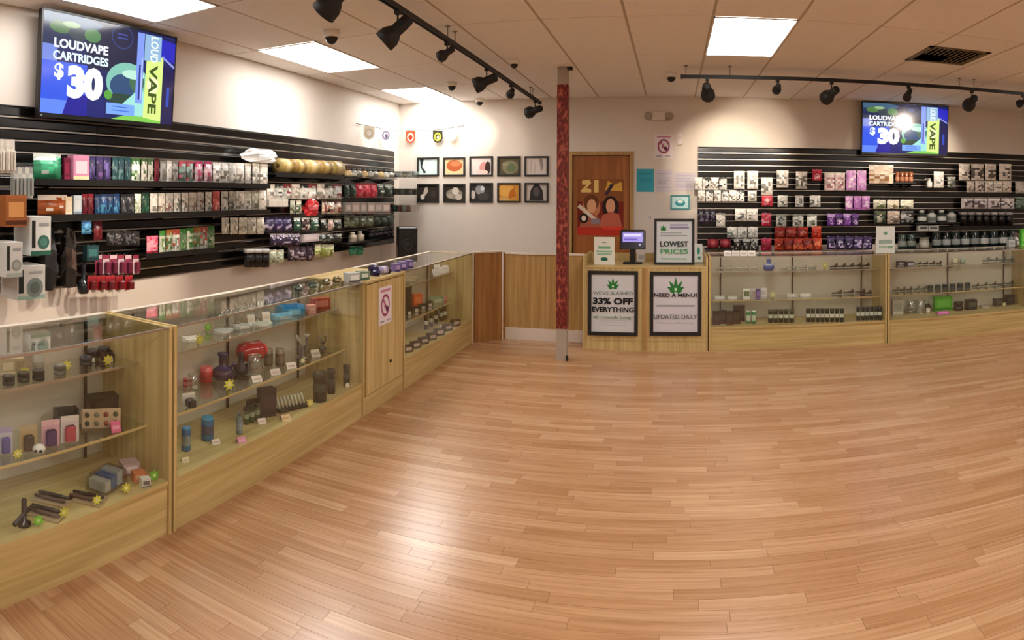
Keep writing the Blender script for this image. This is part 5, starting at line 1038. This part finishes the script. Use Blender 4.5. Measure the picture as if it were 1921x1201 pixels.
Rn(1350, 561, ZM, 18, 5, 'tray', ('dcd8d0', 'f0ece6'), 'flat white dish on the middle shelf', n=2, dx=24, D=.06); Rn(1485, 557, ZM, 20, 5, 'tray', ('e4dcd4', 'f4f0ea'), 'flat white dish at the shelf standard', n=2, dx=26, dy=-.5, D=.06); Rn(1450, 560, ZM, 14, 12, 'star', ('d4d090', 'f0ecc0'), 'pale star tag on the middle shelf by the white cartons')
Rn(1570, 552, ZM, 20, 8, 'pipe', ('4a3c34', '6a544a'), 'dark pipe lying on the middle shelf', n=4, dx=22, dy=-1)
Rn(1442, 507, ZTOP, 22, 24, 'bong', ('5a6ab8', 'd0d4e8'), 'blue and white badge shaped pipe on the top shelf'); Rn(1350, 506, ZTOP, 14, 7, 'pipe', ('e0dcd0', 'c8c4b4'), 'white glass pipe on the top shelf', n=5, dx=16, dy=-.3); Rn(1470, 504, ZTOP, 16, 7, 'pipe', ('b8b4a8', 'd0ccc0'), 'grey glass pipe on the top shelf', n=4, dx=18, dy=-.4)
Rn(1548, 505, ZTOP, 15, 13, 'star', ('d8d070', 'f4f0b8'), 'yellow star tag on the top shelf before dark pipes'); Rn(1564, 500, ZTOP, 15, 8, 'pipe', ('3a2c24', '5a4438'), 'dark brown pipe on the top shelf', n=5, dx=15, dy=-.6)
# showcase with the green box
Rn(1683, 590, ZD, 21, 28, 'box', ('c8c8bc', 'a0a098', 'd8d8cc'), 'pale grey carton at the showcase end panel', D=.06); Rn(1709, 588, ZD, 17, 25, 'cjar', ('e',), 'clear round jar on the deck', n=2, dx=18, dy=-.6); Rn(1708, 587, ZD, 9, 14, 'jar', ('d8dcd8', '4a5054'), 'white jar inside a pair of clear jars', n=1)
Rn(1740, 584, ZD, 14, 14, 'bag', ('3c3424', '5a5034'), 'small brown bag beside the green box', D=.07); Rn(1741, 570, ZD, 8, 8, 'can', ('e8d8c8', 'f4ece4'), 'tiny cream tin behind the brown bag')
Rn(1768, 577, ZD, 34, 26, 'box', ('4ca82c', '6cc848', '2f8a1c'), 'bright green carton on the deck', D=.08); Rn(1768, 586, ZD, 24, 5, 'card', ('d86ab0', 'f0a0d0'), 'pink price card before the green carton')
Rn(1798, 582, ZD, 18, 16, 'grinder', ('2c2420', '4a3e38'), 'dark brown grinder after the green carton'); Rn(1821, 580, ZD, 20, 18, 'box', ('24201c', '4a5a44', '34302c'), 'black carton between grinder and pale dish'); Rn(1872, 574, ZD, 16, 14, 'box', ('2c2824', '5a544c'), 'black carton beside a pale star tag'); Rn(1893, 571, ZD, 16, 18, 'box', ('1c1a18', '3a3632'), 'tall black carton near the last standard'); Rn(1884, 576, ZD, 10, 9, 'star', ('e0d8a0', 'f4f0d0'), 'pale star tag before the black cartons'); Rn(1847, 578, ZD, 18, 6, 'tray', ('b0a898', 'c8c0b0'), 'pale dish between the black cartons', D=.05)
Rn(1680, 547, ZM, 12, 8, 'pipe', ('6a6450', '8a846c'), 'khaki pipe in the row on the middle shelf', n=5, dx=13, dy=-.8); Rn(1745, 544, ZM, 11, 9, 'grinder', ('2c3c44', '5a7a84'), 'slate blue grinder in the row on the middle shelf', n=6, dx=14, dy=-1); Rn(1830, 538, ZM, 16, 7, 'pipe', ('4a4438', '6a6454'), 'dark khaki pipe towards the last standard', n=5, dx=16, dy=-1.2)
Rn(1690, 490, ZTOP, 14, 8, 'box', ('3a3440', 'd8d4e0'), 'small black carton with white tag on the top shelf', n=2, dx=16); Rn(1722, 492, ZTOP, 12, 6, 'pipe', ('3c2c24', '5c4438'), 'brown pipe in the row under the counter glass', n=4, dx=13, dy=-.5); Rn(1792, 489, ZTOP, 9, 9, 'can', ('e4e0b8', 'f4f0d8'), 'cream tin on the top shelf'); Rn(1806, 488, ZTOP, 9, 8, 'can', ('a8c0a4', 'd0dccc'), 'mint tin on the top shelf'); Rn(1850, 484, ZTOP, 14, 8, 'pipe', ('5a5c4c', '7a7c68'), 'grey olive pipe on the top shelf', n=4, dx=15, dy=-.8)
# paper sign and goods on the rear counter tops
a = on(1661, 470, 2, HC+.001); p = Vector((a.x, min(a.y, YCNT+.10), HC+.001)); p.x = a.x*p.y/a.y
t = empty('paper_sign', p, 0, 'white paper sign with a green leaf standing on the rear counter', 'sign')
W_, H_ = .215, .29
MB().bb(-W_/2, W_/2, 0, .003, 0, H_).poly([(-W_/2, .003, H_*.6), (-W_/2, .07, 0), (W_/2, .07, 0), (W_/2, .003, H_*.6)]).build('card', 'white', t)
pic([bgr('dfe6e0')]+leaf(.5, .70, .15, '5aa070', H_/W_)+[('r', .15, .36, .85, .5, '9ab4a8'), ('r', .15, .2, .6, .28, 'a8bcb0'), ('r', .64, .18, .88, .26, '7aa890')], W_, H_, -.001, .0003).build('print', 'paper', t)
Rn(1910, 455, ZK, 18, 24, 'cjar', ('e',), 'clear canister on the rear counter end'); Rn(1919, 452, ZK, 9, 30, 'box', ('5ac03c', '8ae060'), 'bright green carton on the rear counter end'); Rn(1896, 459, ZK, 12, 12, 'box', ('d0d4d0', 'a8aca8'), 'white small carton on the rear counter')
Rn(1365, 481, ZK, 14, 10, 'card', ('ece8e0', 'c8c4b8'), 'white price card on the showcase by the register', n=4, dx=15, D=.04)
